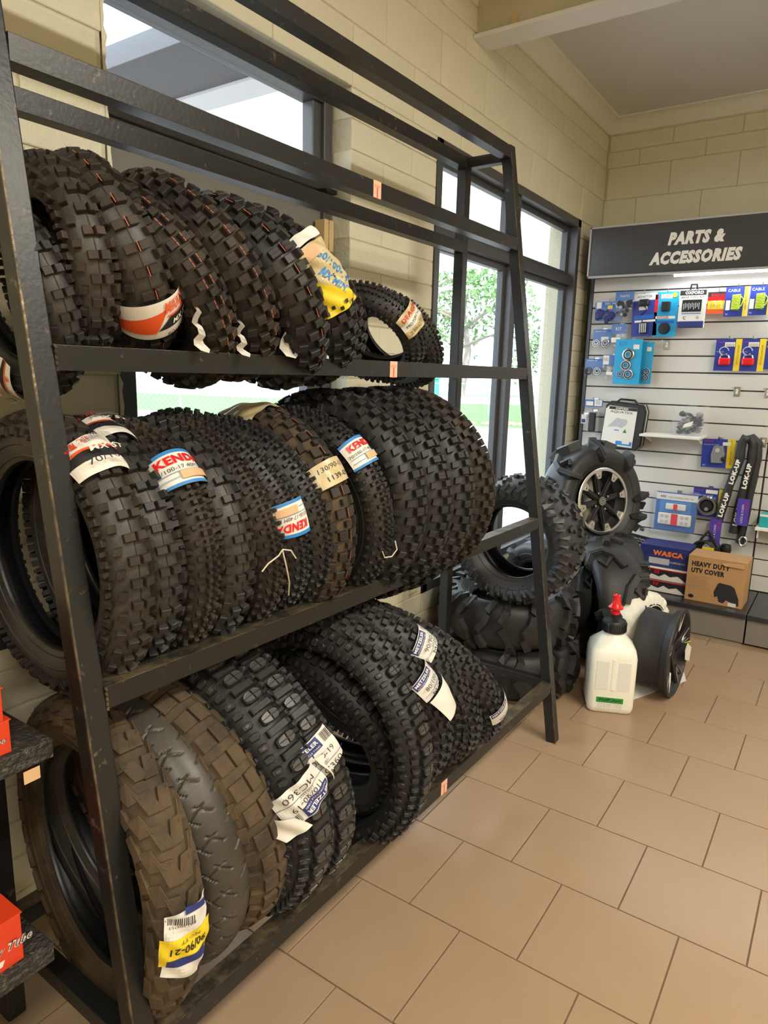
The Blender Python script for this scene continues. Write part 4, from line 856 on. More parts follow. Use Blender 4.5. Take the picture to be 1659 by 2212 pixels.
t, w, h_ = blister(.640, .785, 1.735, 1.950, 'white boxed tool kit picturing black tools, in the middle of the top row', 'tool kit', [('r', 0, .86, 1, .99, 'ink_black'), ('t', 'OXFORD', .55, .925, .7, 'white_paper', dict(bold=.04)), ('t', 'BIKER TOOL KIT', .5, .81, .86, 'ink_black'), ('r', .12, .42, .86, .74, 'black'), ('r', .12, .36, .86, .385, 'sky_blue'), ('t', 'c', .25, .26, .10, 'ink_black'), ('t', 'o', .75, .26, .10, 'ink_black')] + [('r', .17 + .065 * i, .48 + .03 * (i % 3), .20 + .065 * i, .64 + .02 * (i % 2), 'lightgrey') for i in range(10)], m='off_white', th=.03, y=4.50)
b = MB(); b.box((-.072, -.004, -.215), (.072, .032, -.178)); b.build('blue_end', 'navy', t, bevel=.004); b = MB(); b.tube([(-.02, .01, -.002), (-.015, .005, .03), (.015, .005, .03), (.02, .01, -.002)], .006, 7); b.build('carry_strap', 'black', t)
t, w, h_ = blister(.786, .905, 1.815, 1.938, 'orange and yellow card holding a curved wire tie, beside the boxed tool kit', 'strap', [('r', 0, .78, 1, 1, 'ink_black'), ('t', 'SNAP-ON', .5, .86, .7, 'red_gloss', dict(bold=.03)), ('r', 0, .62, 1, .78, 'red_gloss'), ('r', 0, .0, 1, .16, 'orange_red'), ('r', .04, .2, .96, .58, 'yellow')], m='orange_card')
for k in range(2): b = MB(); b.tube([(-.04 + .03 * k, -.008, -.095), (-.034 + .03 * k, -.012, -.055), (-.016 + .03 * k, -.012, -.05), (-.008 + .03 * k, -.008, -.095)], .0022, 6); b.build('wire_tie', 'steel', t)
for (x0, x1, z0, z1, lb) in ((.882, 1.007, 1.795, 1.960, 'blue card with a coiled lime green cord and yellow side band, left of two alike'), (1.005, 1.130, 1.800, 1.962, 'blue card with a coiled lime green cord and yellow side band, right of two alike')):
    t, w, h_ = blister(x0, x1, z0, z1, lb, 'cord', [('r', .78, 0, 1, 1, 'yellow'), ('t', 'MINDER CABLE', .89, .5, .75, 'ink_black', dict(rot=-PI / 2, h=.009)), ('t', 'CABLE', .35, .88, .5, 'white_paper'), ('t', 'FC', .14, .08, .1, 'white_paper'), ('r', .06, .22, .24, .55, 'white_paper')], y=4.53)
    b = MB(); P = []
    for k in range(70): a = k * .9; P.append((-.002 + .022 * math.cos(a), -.012 - .006 * math.sin(a), -.045 - k * .0012))
    b.tube(P, .0034, 6); b.build('cord_coil', 'lime', t, smooth=True)
    b = MB(); b.tube([(.012, -.01, -.045), (.036, -.012, -.07), (.028, -.012, -.105), (.004, -.012, -.125)], .003, 6); b.build('cord_loop', 'lime', t, smooth=True)
    b = MB(); b.box((w / 2 - .012, -.02, -h_), (w / 2 + .006, -.002, -.002)); b.build('spare_card_edge', 'clear_white', t)
# row 2 left
t, w, h_ = blister(.124, .243, 1.650, 1.735, 'bag with two bearing rings under a blue header, left end of the second row', 'bearing kit', [('t', 'BEARING SET', .4, .85, .6, 'white_paper'), ('r', .45, .1, .85, .45, 'off_white')], m='card_mid')
ringset(t, w, h_, [(.22, -.02, .024), (.72, -.02, .026)]); bagskin(t, w, h_, -.45, .8)
t, w, h_ = blister(.243, .335, 1.706, 1.766, 'clear bag of washers with a narrow blue header, second in the second row', 'washers', [('t', 'KIT', .5, .5, .4, 'white_paper')], m='card_mid', y=4.53)
lumps(t, w, h_, .1, .9, -1.5, -.2, 'lightgrey', 10, 5, .012); b = MB(); b.box((-.035, -.024, -.115), (.02, -.02, -.085)); b.build('bag_sticker', 'white_paper', t); bagskin(t, w, h_, -1.7, 1)
t, w, h_ = blister(.088, .203, 1.475, 1.550, 'bag with one dark and one bright bearing, left end of the third row', 'bearing kit', [('t', 'BEARING SET', .4, .85, .6, 'white_paper')], m='card_mid')
ringset(t, w, h_, [(.72, -.05, .025)]); ringset(t, w, h_, [(.24, -.05, .025)], 'blackm'); bagskin(t, w, h_, -.45, .8)
t, w, h_ = blister(.201, .318, 1.508, 1.574, 'clear bag of small grey bolts under a blue header, beside the light blue pouch', 'bolts', [('r', .04, .1, .36, .95, 'white_paper'), ('t', '|||||', .2, .6, .22, 'ink_black')], m='card_mid', y=4.535)
lumps(t, w, h_, .1, .9, -1.2, -.1, 'lightgrey', 16, 7, .010, 'bolt'); b = MB(); b.box((-.02, -.026, -.125), (.02, -.022, -.105)); b.build('bag_sticker', 'white_paper', t); bagskin(t, w, h_, -1.4, 1)
for (x0, x1, z0, z1, y, lb, rs) in ((.287, .450, 1.394, 1.670, 4.50, 'large light blue pouch with four silver bearings, front one of two', [(.52, .66, .037), (.46, .42, .032), (.28, .22, .024), (.58, .22, .030)]), (.385, .509, 1.398, 1.655, 4.545, 'light blue bearing pouch hanging behind the front one', [(.75, .30, .024), (.75, .15, .022)])):
    t, w, h_ = blister(x0, x1, z0, z1, lb, 'bearing kit', [('r', .68, .78, .90, .88, 'off_white'), ('t', 'KIT', .3, .9, .3, 'card_mid')], m='card_cyan', y=y, th=.006)
    ringset(t, w, h_, rs)
# row 2 right
for (x0, x1, lb) in ((.860, .998, 'blue and yellow card with a red padlock, left one of the pair'), (.984, 1.122, 'blue and yellow card with a red padlock, right one of the pair')):
    t, w, h_ = blister(x0, x1, 1.488, 1.670, lb, 'padlock', [('r', .76, 0, 1, 1, 'yellow'), ('t', 'MOTORCYCLE LOCK', .88, .5, .8, 'ink_black', dict(rot=-PI / 2, h=.008)), ('r', .35, .76, .74, .90, 'white_paper'), ('t', '|||||||', .54, .80, .3, 'ink_black'), ('t', 'LOK-UP', .2, .90, .26, 'red_gloss'), ('t', 'DISC LOCK', .20, .60, .28, 'white_paper')])
    b = MB(); b.box((-.044, -.028, -.150), (.020, -.002, -.108)); b.build('lock_body', 'red_gloss', t, bevel=.009); b = MB(); b.tube([(-.036, -.015, -.112), (-.034, -.015, -.095), (-.01, -.015, -.09), (.008, -.015, -.095), (.012, -.015, -.112)], .005, 8); b.build('shackle', 'steel', t, smooth=True)
    b = MB(); b.tube([(-.02 + .024 * math.cos(a), -.012, -.068 + .022 * math.sin(a)) for a in np.linspace(0, 5.5, 20)], .003, 6); b.build('reminder_coil', 'lightgrey', t)
t, w, h_ = blister(1.122, 1.26, 1.50, 1.66, 'blue card at the right edge of the second row, mostly outside the picture', 'padlock', [('t', 'LOCK', .2, .8, .3, 'white_paper')])
def bracket(x, z, lb):
    t = thing('empty_hook', lb, 'hook', (x, YS, z)); b = MB(); b.box((-.018, -.005, -.045), (.018, 0, .012)); b.build('hook_plate', 'steel', t, bevel=.001); b = MB(); b.box((-.007, -.008, -.03), (.007, -.005, 0)); b.build('hook_slot', 'off_white', t)
    b = MB(); b.tube([(0, -.005, -.012), (-.005, -.05, -.008), (-.02, -.06, .012)], .0024, 6); b.build('hook_arm', 'steel', t)
bracket(.572, 1.655, 'empty steel hook right of the light blue pouches'); bracket(.995, 1.385, 'empty steel hook below the left padlock card'); bracket(1.158, 1.383, 'empty steel hook at the right edge below the padlocks'); bracket(1.168, 1.098, 'empty steel hook right of the black chain sleeves')
# row 4
t, w, h_ = blister(.104, .224, 1.243, 1.288, 'two small blue edged price cards at the left edge of the display wall', 'card', [('r', .08, .15, .48, .75, 'white_paper'), ('r', .55, .12, .95, .95, 'white_paper'), ('t', '||||', .75, .6, .2, 'ink_black')], m='card_mid')
t, w, h_ = blister(.125, .205, 1.075, 1.215, 'clear sleeve with a dark glossy strap, low at the left edge of the wall', 'strap', [('r', .2, .05, .8, .95, 'grey_part')], m='clear_white')
b = MB(); b.box((-.020, -.02, -.135), (.022, -.002, -.01)); b.build('strap', 'blackm', t, bevel=.008)
t, w, h_ = blister(.090, .122, 1.13, 1.19, 'tiny picture card beside the clear strap sleeve', 'card', [('r', .1, .1, .9, .5, 'navy'), ('r', .1, .5, .9, .9, 'off_white')], m='white_paper')
# motorbike cover in a carry bag
t = thing('cover_bag', 'black edged clear carry bag with a white motorbike cover sleeve', 'bag', (.245, 4.50, 1.0), (0, .06, 0))
pl = [(0, 0), (.225, 0), (.25, .03), (.252, .24), (.235, .278), (.035, .285), (.008, .26)]
b = MB(); b.prism(pl, -.02, .09, 'xz'); b.build('bag_body', 'blackm', t, bevel=.012)
for k in range(3): b = MB(); b.tube([(p[0] * 1.01, -.01 + .035 * k, p[1] * 1.01) for p in pl + pl[:1]], .0045, 6); b.build('piping', 'lightgrey' if k == 1 else 'black', t, smooth=True)
b = MB(); b.prism([(.006, .01), (.205, .01), (.205, .258), (.03, .262), (.01, .24)], -.024, -.0205, 'xz'); b.build('sleeve', 'off_white', t)
b = MB(); f = frame_fn((.11, -.0252, .225), (1, 0, 0), (0, 0, 1)); put_text(b, 'AQUATEX', .14, f, 1, 0, .0, .017); b.add([(.03, -.0246, .240), (.205, -.0246, .240), (.205, -.0246, .258), (.03, -.0246, .258)], [(0, 1, 2, 3)], 1)
put_text(b, 'OXFORD', .08, frame_fn((.11, -.0252, .249), (1, 0, 0), (0, 0, 1)), 0, 0, .04, .012)
cv = [(-.06, -.03), (-.05, -.015), (-.02, .02), (-.005, .035), (.02, .03), (.05, .028), (.06, .022), (.055, -.005), (.03, -.028), (.0, -.02), (-.03, -.024)]
V = [(.095 + p[0], -.0252, .155 + p[1]) for p in cv]; b.add(V, [tuple(range(len(V)))], 2)
b.add([(.135, -.0252, .10), (.16, -.0252, .10), (.1475, -.0252, .125)], [(0, 1, 2)], 3); b.add([(.08, -.0252, .108), (.11, -.0252, .108), (.11, -.0252, .114), (.08, -.0252, .114)], [(0, 1, 2, 3)], 4)
b.add([(.10, -.0252, .02), (.20, -.0252, .02), (.20, -.0252, .045), (.10, -.0252, .045)], [(0, 1, 2, 3)], 4); b.add([(.14, -.0256, .03), (.185, -.0256, .03), (.185, -.0256, .055), (.14, -.0256, .055)], [(0, 1, 2, 3)], 0)
b.build('print', ['off_white', 'ink_black', 'lightgrey', 'green', 'sky_blue'], t)
b = MB(); b.tube([(.05, .03, .275), (.08, .02, .305), (.17, .02, .305), (.20, .03, .275)], .007, 8); b.build('handle', 'black', t, smooth=True)
# small shelf and bag of bolts
t = thing('wall_shelf', 'small white shelf on brackets in the middle of the display wall', 'shelf', (.69, YS, 1.092))
MB().box((-.172, -.24, -.006), (.172, 0, .008)).build('board', 'off_white', t, bevel=.002)
for x in (-.15, .15): b = MB(); b.prism([(0, -.006), (-.2, -.006), (0, -.06)], x - .004, x + .004, 'yz'); b.build('bracket', 'off_white', t)
t = thing('plastic_bag', 'clear plastic bag of dark chain parts with a white tag, on the small shelf', 'bag', (.775, 4.50, 1.101))
for k in range(16):
    r = random.Random(k); b = MB(); b.tube([(.022 * math.cos(a) + r.uniform(-.05, .05), .012 * math.sin(a * 1.0) + r.uniform(-.02, .02), .035 + .004 * k + .012 * math.sin(a)) for a in np.linspace(0, 2 * PI, 10)], .005, 6); b.build('chain_link', 'grey_part', t)
for k in range(26):
    r = random.Random(k + 50); b = MB(); rock(b, (r.uniform(-.06, .06), r.uniform(-.03, .025), .018 + .11 * r.random()), (.022, .016, .016), r); b.build('dark_part', 'deck_dark' if k % 3 else 'grey_part', t)
b = MB(); b.prism([(-.085, 0), (.085, 0), (.098, .12), (.07, .135), (.10, .19), (.04, .165), (.0, .185), (-.05, .16), (-.10, .175), (-.075, .13), (-.098, .10)], -.055, .05, 'xz'); b.build('clear_bag', 'clear_white', t, bevel=.02)
b = MB(); b.add([(-.03, -.058, .045), (.02, -.058, .06), (.028, -.058, .09), (-.02, -.058, .07)], [(0, 1, 2, 3)]); b.build('tag', 'white_paper', t)
# locks on the right
t, w, h_ = blister(.848, 1.030, .915, 1.087, 'blue and yellow card with a large grey disc lock, next to the chain sleeves', 'padlock', [('r', .76, 0, 1, 1, 'yellow'), ('t', 'MOTORCYCLE', .88, .55, .8, 'ink_black', dict(rot=PI / 2, h=.009)), ('t', 'LOK-UP', .2, .93, .26, 'red_gloss'), ('t', 'DISC LOCK WITH ALARM', .28, .80, .45, 'white_paper'), ('t', 'FC', .1, .07, .08, 'white_paper'), ('r', .62, .78, .86, .90, 'off_white')], tilt=-.03)
b = MB(); b.prism([(-.03, -.14), (.03, -.14), (.04, -.09), (.028, -.04), (-.022, -.04), (-.034, -.09)], -.035, -.002, 'xz'); b.build('lock_body', 'grey_part', t, bevel=.008); b = MB(); b.lathe([(0, -.046), (.012, -.044), (.014, -.034)], 16, 0, 'y'); at(t, b.build('lock_barrel', 'black', t, smooth=True), .035, 0, -.115); b = MB(); b.lathe([(0, -.04), (.012, -.039), (.014, -.034)], 16, 0, 'y'); at(t, b.build('lock_button', 'lightgrey', t, smooth=True), 0, 0, -.065)
t, w, h_ = blister(.620, .862, .495, .737, 'clear boxed pair of rectangular red and white LED lamps on blue card', 'lamp', [('r', 0, 0, 1, 1, 'card_mid'), ('r', 0, .80, 1, .97, 'off_white'), ('t', 'LED SLIMLINE LAMP 12V', .6, .87, .6, 'card_blue'), ('t', 'ARK', .17, .88, .16, 'card_blue', dict(bold=.03)), ('r', .1, .48, .86, .78, 'sky_blue')], m='card_blue', th=.004, y=4.535, name='lamp_pack')
for (a, b_, c, d, nm) in ((-.060, -.108, .060, -.068, 'small_lamp'), (-.098, -.205, .098, -.130, 'large_lamp')):
    b = MB(); b.box((a, -.022, b_), (c, -.004, d)); lo = b.build(nm, 'off_white', t, bevel=.008); b = MB(); b.box((a * .20, -.0235, b_ + .002), (c * .20, -.012, d - .002)); b.build('red_lens', 'red_gloss', lo, bevel=.001)
    if nm == 'large_lamp':
        for sx in (-1, 1):
            for i in range(4): b = MB(); b.lathe([(0, -.0245), (.010, -.0235), (.012, -.021)], 12, 0, 'y'); o = b.build('lens_cell', 'lightgrey', lo, smooth=True); o.location = (sx * (.045 + .028 * (i % 2)), 0, -.150 - .034 * (i // 2))
b = MB(); b.prism([(-w / 2 - .006, -h_ - .012), (w / 2 + .006, -h_ - .012), (w / 2 + .006, .016), (-w / 2 - .006, .016)], -.032, .006, 'xz'); b.build('clear_shell', 'clear_white', t, bevel=.004)
t, w, h_ = blister(.830, 1.005, .610, .785, 'blue and yellow card with a round black and chrome disc lock', 'padlock', [('r', .82, 0, 1, 1, 'yellow'), ('t', 'MOTORCYCLE', .91, .5, .75, 'ink_black', dict(rot=PI / 2, h=.009)), ('r', .4, .82, .78, .95, 'white_paper'), ('t', 'LOK-UP', .2, .91, .24, 'red_gloss'), ('t', 'ROUND DISC LOCK', .35, .74, .6, 'white_paper'), ('t', 'FC', .1, .06, .08, 'white_paper')])
b = MB(); b.lathe([(.055, -.004), (.060, -.018), (.052, -.028), (.040, -.028), (.038, -.01)], 32, 0, 'y', closed=True); at(t, b.build('lock_ring', 'steel', t, smooth=True), 0, 0, -.105); b = MB(); b.lathe([(0, -.034), (.030, -.034), (.036, -.024), (.036, -.004)], 28, 0, 'y'); at(t, b.build('lock_core', 'black', t, smooth=True), 0, 0, -.108); b = MB(); b.lathe([(0, -.040), (.010, -.039), (.012, -.034)], 16, 0, 'y'); at(t, b.build('key_barrel', 'grey_part', t, smooth=True), 0, 0, -.125)
# chain locks in black fabric sleeves
t = thing('chain_lock', 'long black fabric chain sleeves with white lettering, hanging low on the display wall', 'chain lock', (1.090, 4.50, 1.095))
for k, (dx, x1_, zb) in enumerate(((-.014, -.095, -.50), (.022, -.012, -.56), (.040, .030, -.62))):
    P = [(0, .02 * k, -.004), (dx * .6, .02 * k, .012), (dx * 1.5, .0 + .02 * k, -.02), (dx * 1.6, 0.0 + .02 * k, -.12), ((dx * 1.6 + x1_) / 2, .02 * k, zb * .55), (x1_, .02 * k, zb)]
    Q = []
    for i in range(len(P) - 1):
        for s in range(4): q = s / 4; Q.append(tuple(P[i][c] * (1 - q) + P[i + 1][c] * q for c in range(3)))
    Q.append(P[-1]); b = MB(); b.tube(Q, [.024 + .0015 * math.sin(i * 1.9) for i in range(len(Q))], 12); b.build('fabric_sleeve', 'blackm', t, smooth=True)
    if k < 2:
        b = MB()
        for (q0, q1) in ((.22, .48), (.62, .92)):
            za = -.02 + (zb + .02) * (q0 + q1) / 2; xx = dx * 1.6 + (x1_ - dx * 1.6) * max(0, ((q0 + q1) / 2 - .15) / .85); sl = (x1_ - dx * 1.6) / (zb + .1); d = np.array([sl, 0, 1.]); d /= np.linalg.norm(d)
            put_text(b, 'LOK-UP', .15, frame_fn((xx + .002, .02 * k - .0262, za), tuple(d), (-d[2], 0, d[0])), 0, 0, .06, .026)
        b.build('lettering', 'sign_letters', t)
for (x, z, lb) in ((-.105, -.54, 'tag'), (.03, -.40, 'tag')):
    b = MB(); b.box((x - .03, -.032, z - .10), (x + .035, -.030, z + .06)); o = b.build('hang_tag', 'purple', t); b = MB(); put_text(b, 'LOCK & CHAIN', .11, frame_fn((x, -.0325, z - .03), (0, 0, 1), (-1, 0, 0)), 0, 0, 0, .012); put_text(b, 'LOK-UP', .05, frame_fn((x + .018, -.0325, z + .02), (0, 0, 1), (-1, 0, 0)), 1, 0, 0, .012); b.build('tag_print', ['white_paper', 'red_gloss'], o)
b = MB(); b.lathe([(0, -.035), (.026, -.030), (.032, 0), (.026, .03), (0, .035)], 16, 0, 'z'); o = b.build('padlock_body', 'black', t, smooth=True); o.location = (-.035, -.01, -.66)
b = MB(); b.tube([(.02 * math.cos(a) + .05, 0, -.60 + .028 * math.sin(a)) for a in np.linspace(0, 2 * PI, 14)], .005, 6); b.build('end_ring', 'steel', t, smooth=True)
# coiled cable lock
t = thing('cable_lock', 'coiled black cable lock hanging just above the cardboard carton', 'cable lock', (.955, 4.46, .545))
for k in range(5):
    b = MB(); b.tube([(.058 * math.cos(a) + .010 * (k - 2), .012 * (k - 2), -.125 + .055 * math.sin(a)) for a in np.linspace(0, 2 * PI, 26)], .0075, 8); b.build('cable_coil', 'black', t, smooth=True)
for s in (-1, 1): b = MB(); b.tube([(0, 0, -.005), (s * .03, -.01, -.05), (s * .052, 0, -.10)], .008, 8); b.build('cable_end', 'black', t, smooth=True)
b = MB(); b.box((-.02, -.035, -.14), (.045, -.03, -.10)); b.build('yellow_tag', 'yellow', t)
t, w, h_ = blister(.430, .640, .350, .470, 'black and red card partly hidden behind the wheel on the mud tyres', 'card', [('r', 0, .55, 1, 1, 'deck_dark'), ('r', 0, .2, 1, .52, 'off_white'), ('t', 'UT', .28, .66, .18, 'red_gloss', dict(bold=.03)), ('t', 'Protect Engine', .66, .8, .4, 'white_paper'), ('t', 'Rubber Tie Down', .66, .68, .4, 'white_paper'), ('r', 0, .0, .8, .2, 'red_gloss')], m='deck_dark', y=4.40, tilt=.12, hk=True)
# stock on the base deck
ZD = .180
def carton(x0, x1, y0, y1, z0, h_, m, label, cat='box', name='carton', rz=0, group=None, front=None, side=None):
    t = thing(name, label, cat, ((x0 + x1) / 2, (y0 + y1) / 2, z0), (0, 0, rz), group); w, d = x1 - x0, y1 - y0
    MB().box((-w / 2, -d / 2, 0), (w / 2, d / 2, h_)).build('carton_body', m, t, bevel=.002)
    if front:
        mats = []; mb = MB(); dh = .0005
        for L in front:
            q = L[-1] if L[0] == 'r' else (L[5] if L[0] == 't' else L[2])
            if q not in mats: mats.append(q)
            i = mats.index(q)
            if L[0] == 'r': _, a, b, c, e, _q = L; mb.add([(-w / 2 + a * w, -d / 2 - dh, b * h_), (-w / 2 + c * w, -d / 2 - dh, b * h_), (-w / 2 + c * w, -d / 2 - dh, e * h_), (-w / 2 + a * w, -d / 2 - dh, e * h_)], [(0, 1, 2, 3)], i)
            elif L[0] == 'p': mb.add([(-w / 2 + a * w, -d / 2 - dh, b * h_) for a, b in L[1]], [tuple(range(len(L[1])))], i)
            else: op = L[6] if len(L) > 6 else {}; put_text(mb, L[1], L[4] * w, frame_fn((-w / 2 + L[2] * w, -d / 2 - dh, L[3] * h_), (1, 0, 0), (0, 0, 1)), i, op.get('shear', 0), op.get('bold', 0), op.get('h'))
            dh += .0004
        mb.build('print', mats, t)
    return t, w, d, h_
mount = [(0, .08), (.12, .30), (.22, .22), (.36, .50), (.50, .34), (.60, .62), (.70, .42), (.84, .58), (1, .12), (1, .06), (0, .06)]
for k, lb in enumerate(('lower of the two long black boxes with a white mountain print, on the base deck', 'upper of the two long black boxes with a white mountain print')):
    t, w, d, h_ = carton(.60, .905, 4.20, 4.42, ZD + k * .072, .070, 'deck_dark', lb, group='mountain print boxes', front=[('p', mount, 'off_white'), ('t', 'PITCH', .18, .72, .3, 'off_white', dict(bold=.03, shear=.2, h=.022)), ('t', '50', .45, .72, .10, 'red_gloss', dict(bold=.03, h=.02)), ('r', 0, .92, 1, 1, 'red_gloss')])
    b = MB(); b.box((-w / 2, -d / 2, h_), (w / 2, d / 2, h_ + .001)); put_text(b, 'PITCH 50', .2, frame_fn((0, -.04, h_ + .002), (1, 0, 0), (0, 1, 0)), 1, .2, .04, .04); b.build('lid_print', ['off_white', 'deck_dark'], t)
t, w, d, h_ = carton(.62, .90, 4.24, 4.44, ZD + .146, .125, 'navy', 'dark blue box with orange lettering, on the mountain print boxes', front=[('t', 'WASCA', .58, .66, .62, 'orange_card', dict(bold=.06, h=.032)), ('r', .2, .12, .62, .42, 'lightgrey'), ('t', 'SUSPENSION', .78, .28, .3, 'off_white')])
t, w, d, h_ = carton(.912, 1.215, 4.16, 4.36, ZD, .262, 'cardboard', 'brown cardboard carton lettered HEAVY DUTY UTV COVER on the base deck', rz=-.02,
    front=[('t', 'HEAVY DUTY', .40, .84, .66, 'ink_black', dict(bold=.06, h=.030)), ('t', 'UTV COVER', .36, .69, .58, 'ink_black', dict(bold=.06, h=.030)), ('p', [(.50, .28), (.52, .16), (.57, .20), (.60, .08), (.68, .06), (.72, .14), (.84, .10), (.88, .04), (.94, .06), (.93, .20), (.84, .44), (.78, .48), (.58, .50), (.55, .46)], 'deck_dark'), ('p', [(.06, .10), (.09, .06), (.14, .06), (.17, .10), (.14, .14), (.09, .14)], 'deck_dark'), ('r', .76, .02, .90, .10, 'off_white')] + [('r', .05, .30 + .045 * i, .40 - .03 * (i % 3), .305 + .045 * i, 'grey_part') for i in range(7)])
b = MB(); b.box((-w / 2, -d / 2 - .001, h_), (w / 2, d / 2, h_ + .003)); b.build('top_flap', 'cardboard', t, bevel=.001)
b = MB(); b.add([(.03, -d / 2 - .004, h_ + .002), (w / 2 - .01, -d / 2 - .006, h_ - .004), (w / 2 - .01, -d / 2 - .010, h_ - .030), (.04, -d / 2 - .012, h_ - .028), (.025, -d / 2 - .003, h_ - .015)], [(0, 1, 2, 3, 4)]); b.build('torn_flap', 'cardboard', t)
t = thing('peg_shelf', 'short white shelf at the right edge of the picture', 'shelf', (1.33, YS, .595)); MB().box((-.13, -.18, -.008), (.2, 0, .008)).build('board', 'off_white', t, bevel=.002); MB().box((-.12, -.14, -.06), (-.112, 0, -.008)).build('bracket', 'off_white', t)
t, w, d, h_ = carton(1.215, 1.42, 4.46, 4.56, .604, .075, 'teal', 'teal and white box on the short shelf at the right edge', front=[('r', 0, .82, 1, 1, 'off_white')])
b = MB()
for i in range(3, 14):
    for xx in (GX1 + .045, GX1 - .02): b.tube([(xx, YS - .012, .18 + .0995 * i + .0), (xx, YS + .004, .18 + .0995 * i)], .004, 6)
b.build('screw_peg', 'steel', gw, kind='stuff')

# ================================================================== ON THE FLOOR
# fuel jug
t = thing('utility_jug', 'white plastic utility jug with black cap and red spout, standing on the floor', 'jug', (.850, 2.925, 0), (0, 0, math.radians(24)))
def rrect(w, d, r_, n=5):
    P = []
    for cx, cy, a0 in ((w - r_, d - r_, 0), (-w + r_, d - r_, PI / 2), (-w + r_, -d + r_, PI), (w - r_, -d + r_, 1.5 * PI)):
        for i in range(n): a = a0 + PI / 2 * i / (n - 1); P.append((cx + r_ * math.cos(a), cy + r_ * math.sin(a)))
    return P
def loft(secs, mats_i=0):
    b = MB(); n = len(secs[0][1]); V = [(p[0], p[1], z) for z, P in secs for p in P]
    F = [(i * n + k, i * n + (k + 1) % n, (i + 1) * n + (k + 1) % n, (i + 1) * n + k) for i in range(len(secs) - 1) for k in range(n)] + [tuple(range(n))[::-1], tuple(range((len(secs) - 1) * n, len(secs) * n))]
    b.add(V, F, mats_i); return b
jw, jd = .098, .096
secs = []
for z, k, r_ in ((0, .86, .02), (.008, .95, .025), (.03, 1.0, .03), (.25, 1.0, .03), (.285, .93, .035), (.315, .70, .05), (.335, .50, .045), (.345, .42, .038), (.352, .40, .036)): secs.append((z, rrect(jw * k, jd * k, r_)))
jb = loft(secs).build('jug_body', 'jug', t, smooth=True, sharp=60, bevel=0)
# recessed grip panel on the front faces: raised frame and a vertical grip bar
b = MB(); b.box((-.010, -jd - .002, .105), (.012, -jd + .02, .255)); b.build('grip_bar', 'jug', t, bevel=.006)
for sx in (-1, 1):
    b = MB(); b.box((sx * .045 - .026, -jd - .0012, .11), (sx * .045 + .026, -jd + .004, .24)); b.build('grip_recess', 'off_white', t, bevel=.001)
b = MB(); b.box((-.062, -jd - .001, .052), (.05, -jd + .001, .076), 0); b.box((-.062, -jd - .001, .026), (.05, -jd + .001, .0515), 1)
put_text(b, 'Tuff Jug', .095, frame_fn((-.006, -jd - .0016, .064), (1, 0, 0), (0, 0, 1)), 2, .3, .03, .015)
for i in range(3): put_text(b, 'quick fill utility container', .10, frame_fn((-.006, -jd - .0016, .046 - i * .007), (1, 0, 0), (0, 0, 1)), 2, 0, 0, .004)
b.build('jug_label', ['green', 'white_paper', 'ink_black'], t)
b = MB(); b.lathe([(.046, .345), (.051, .35), (.051, .390), (.046, .398), (.028, .402), (.014, .404), (.014, .43), (.018, .432), (.018, .436), (.012, .44), (.012, .444)], 40); b.build('cap', 'black', t, smooth=True)
b = MB()
for k in range(30): a = 2 * PI * k / 30; b.box((.0505, -.0018, .351), (.0530, .0018, .386), 0, Matrix.Rotation(a, 4, 'Z'))
b.build('cap_ridges', 'black', t, kind='stuff')
b = MB(); b.lathe([(0, .425), (.019, .425), (.019, .437), (.014, .441), (.014, .448), (.030, .450), (.032, .456), (.022, .466), (.018, .474), (.016, .500), (.0155, .508), (.013, .510), (.010, .506), (0, .506)], 32); b.build('spout', 'red_gloss', t, smooth=True)
# alloy wheel lying on its side edge, with white cloth behind
tw_ = thing('alloy_wheel', 'matt black alloy wheel with silver edged spokes standing on the floor behind the jug', 'wheel', (.985, 3.215, .203), (0, 0, math.radians(88)))
Rw = .203
b = MB(); b.lathe([(Rw, -.090), (Rw + .002, -.083), (Rw - .004, -.077), (Rw - .010, -.058), (Rw - .028, -.045), (Rw - .034, -.02), (Rw - .030, .02), (Rw - .026, .045), (Rw - .024, .068), (Rw - .024, .075), (Rw - .034, .075), (Rw - .046, .02), (Rw - .048, -.04), (Rw - .020, -.072), (Rw - .014, -.090)], 64, 0, 'y', closed=True); b.build('rim_barrel', 'blackm', tw_, smooth=True)
for k in range(5):
    a = 2 * PI * k / 5 + .25
    s = MB()
    for dd in (-.16, .16): s.bar((.03 * math.cos(a), -.050, .03 * math.sin(a)), ((Rw - .02) * math.cos(a + dd), -.074, (Rw - .02) * math.sin(a + dd)), .026, .018, 0, up=(0, 1, 0))
    o = s.build('spoke', 'black', tw_, bevel=.003)
    s = MB()
    P = [(a - .16, .185), (a - .15, .12), (a - .06, .10), (a, .145), (a + .06, .10), (a + .15, .12), (a + .16, .185)]
    s.tube([(r_ * math.cos(q), -.052 - .024 * r_ / .19 - .0105, r_ * math.sin(q)) for q, r_ in P], .0028, 6); s.build('machined_edge', 'alu', tw_, smooth=True)
b = MB(); b.lathe([(0, -.066), (.028, -.064), (.036, -.055), (.05, -.03), (.05, .0), (0, .0)], 28, 0, 'y'); b.build('hub', 'black', tw_, smooth=True)
b = MB(); b.add([(.11, -.100, .02), (.17, -.107, -.02), (.155, -.107, -.085), (.095, -.100, -.06), (.085, -.098, -.01)], [(0, 1, 2, 3, 4)]); b.add([(.11, -.099, .02), (.17, -.106, -.02), (.155, -.106, -.085), (.095, -.099, -.06), (.085, -.097, -.01)], [(4, 3, 2, 1, 0)]); b.build('price_tag', 'off_white', tw_)
b = MB(); b.tube([(.10, -.09, .02), (.12, -.11, .03), (.115, -.100, .012)], .0016, 5); b.build('tag_string', 'yellow', tw_)
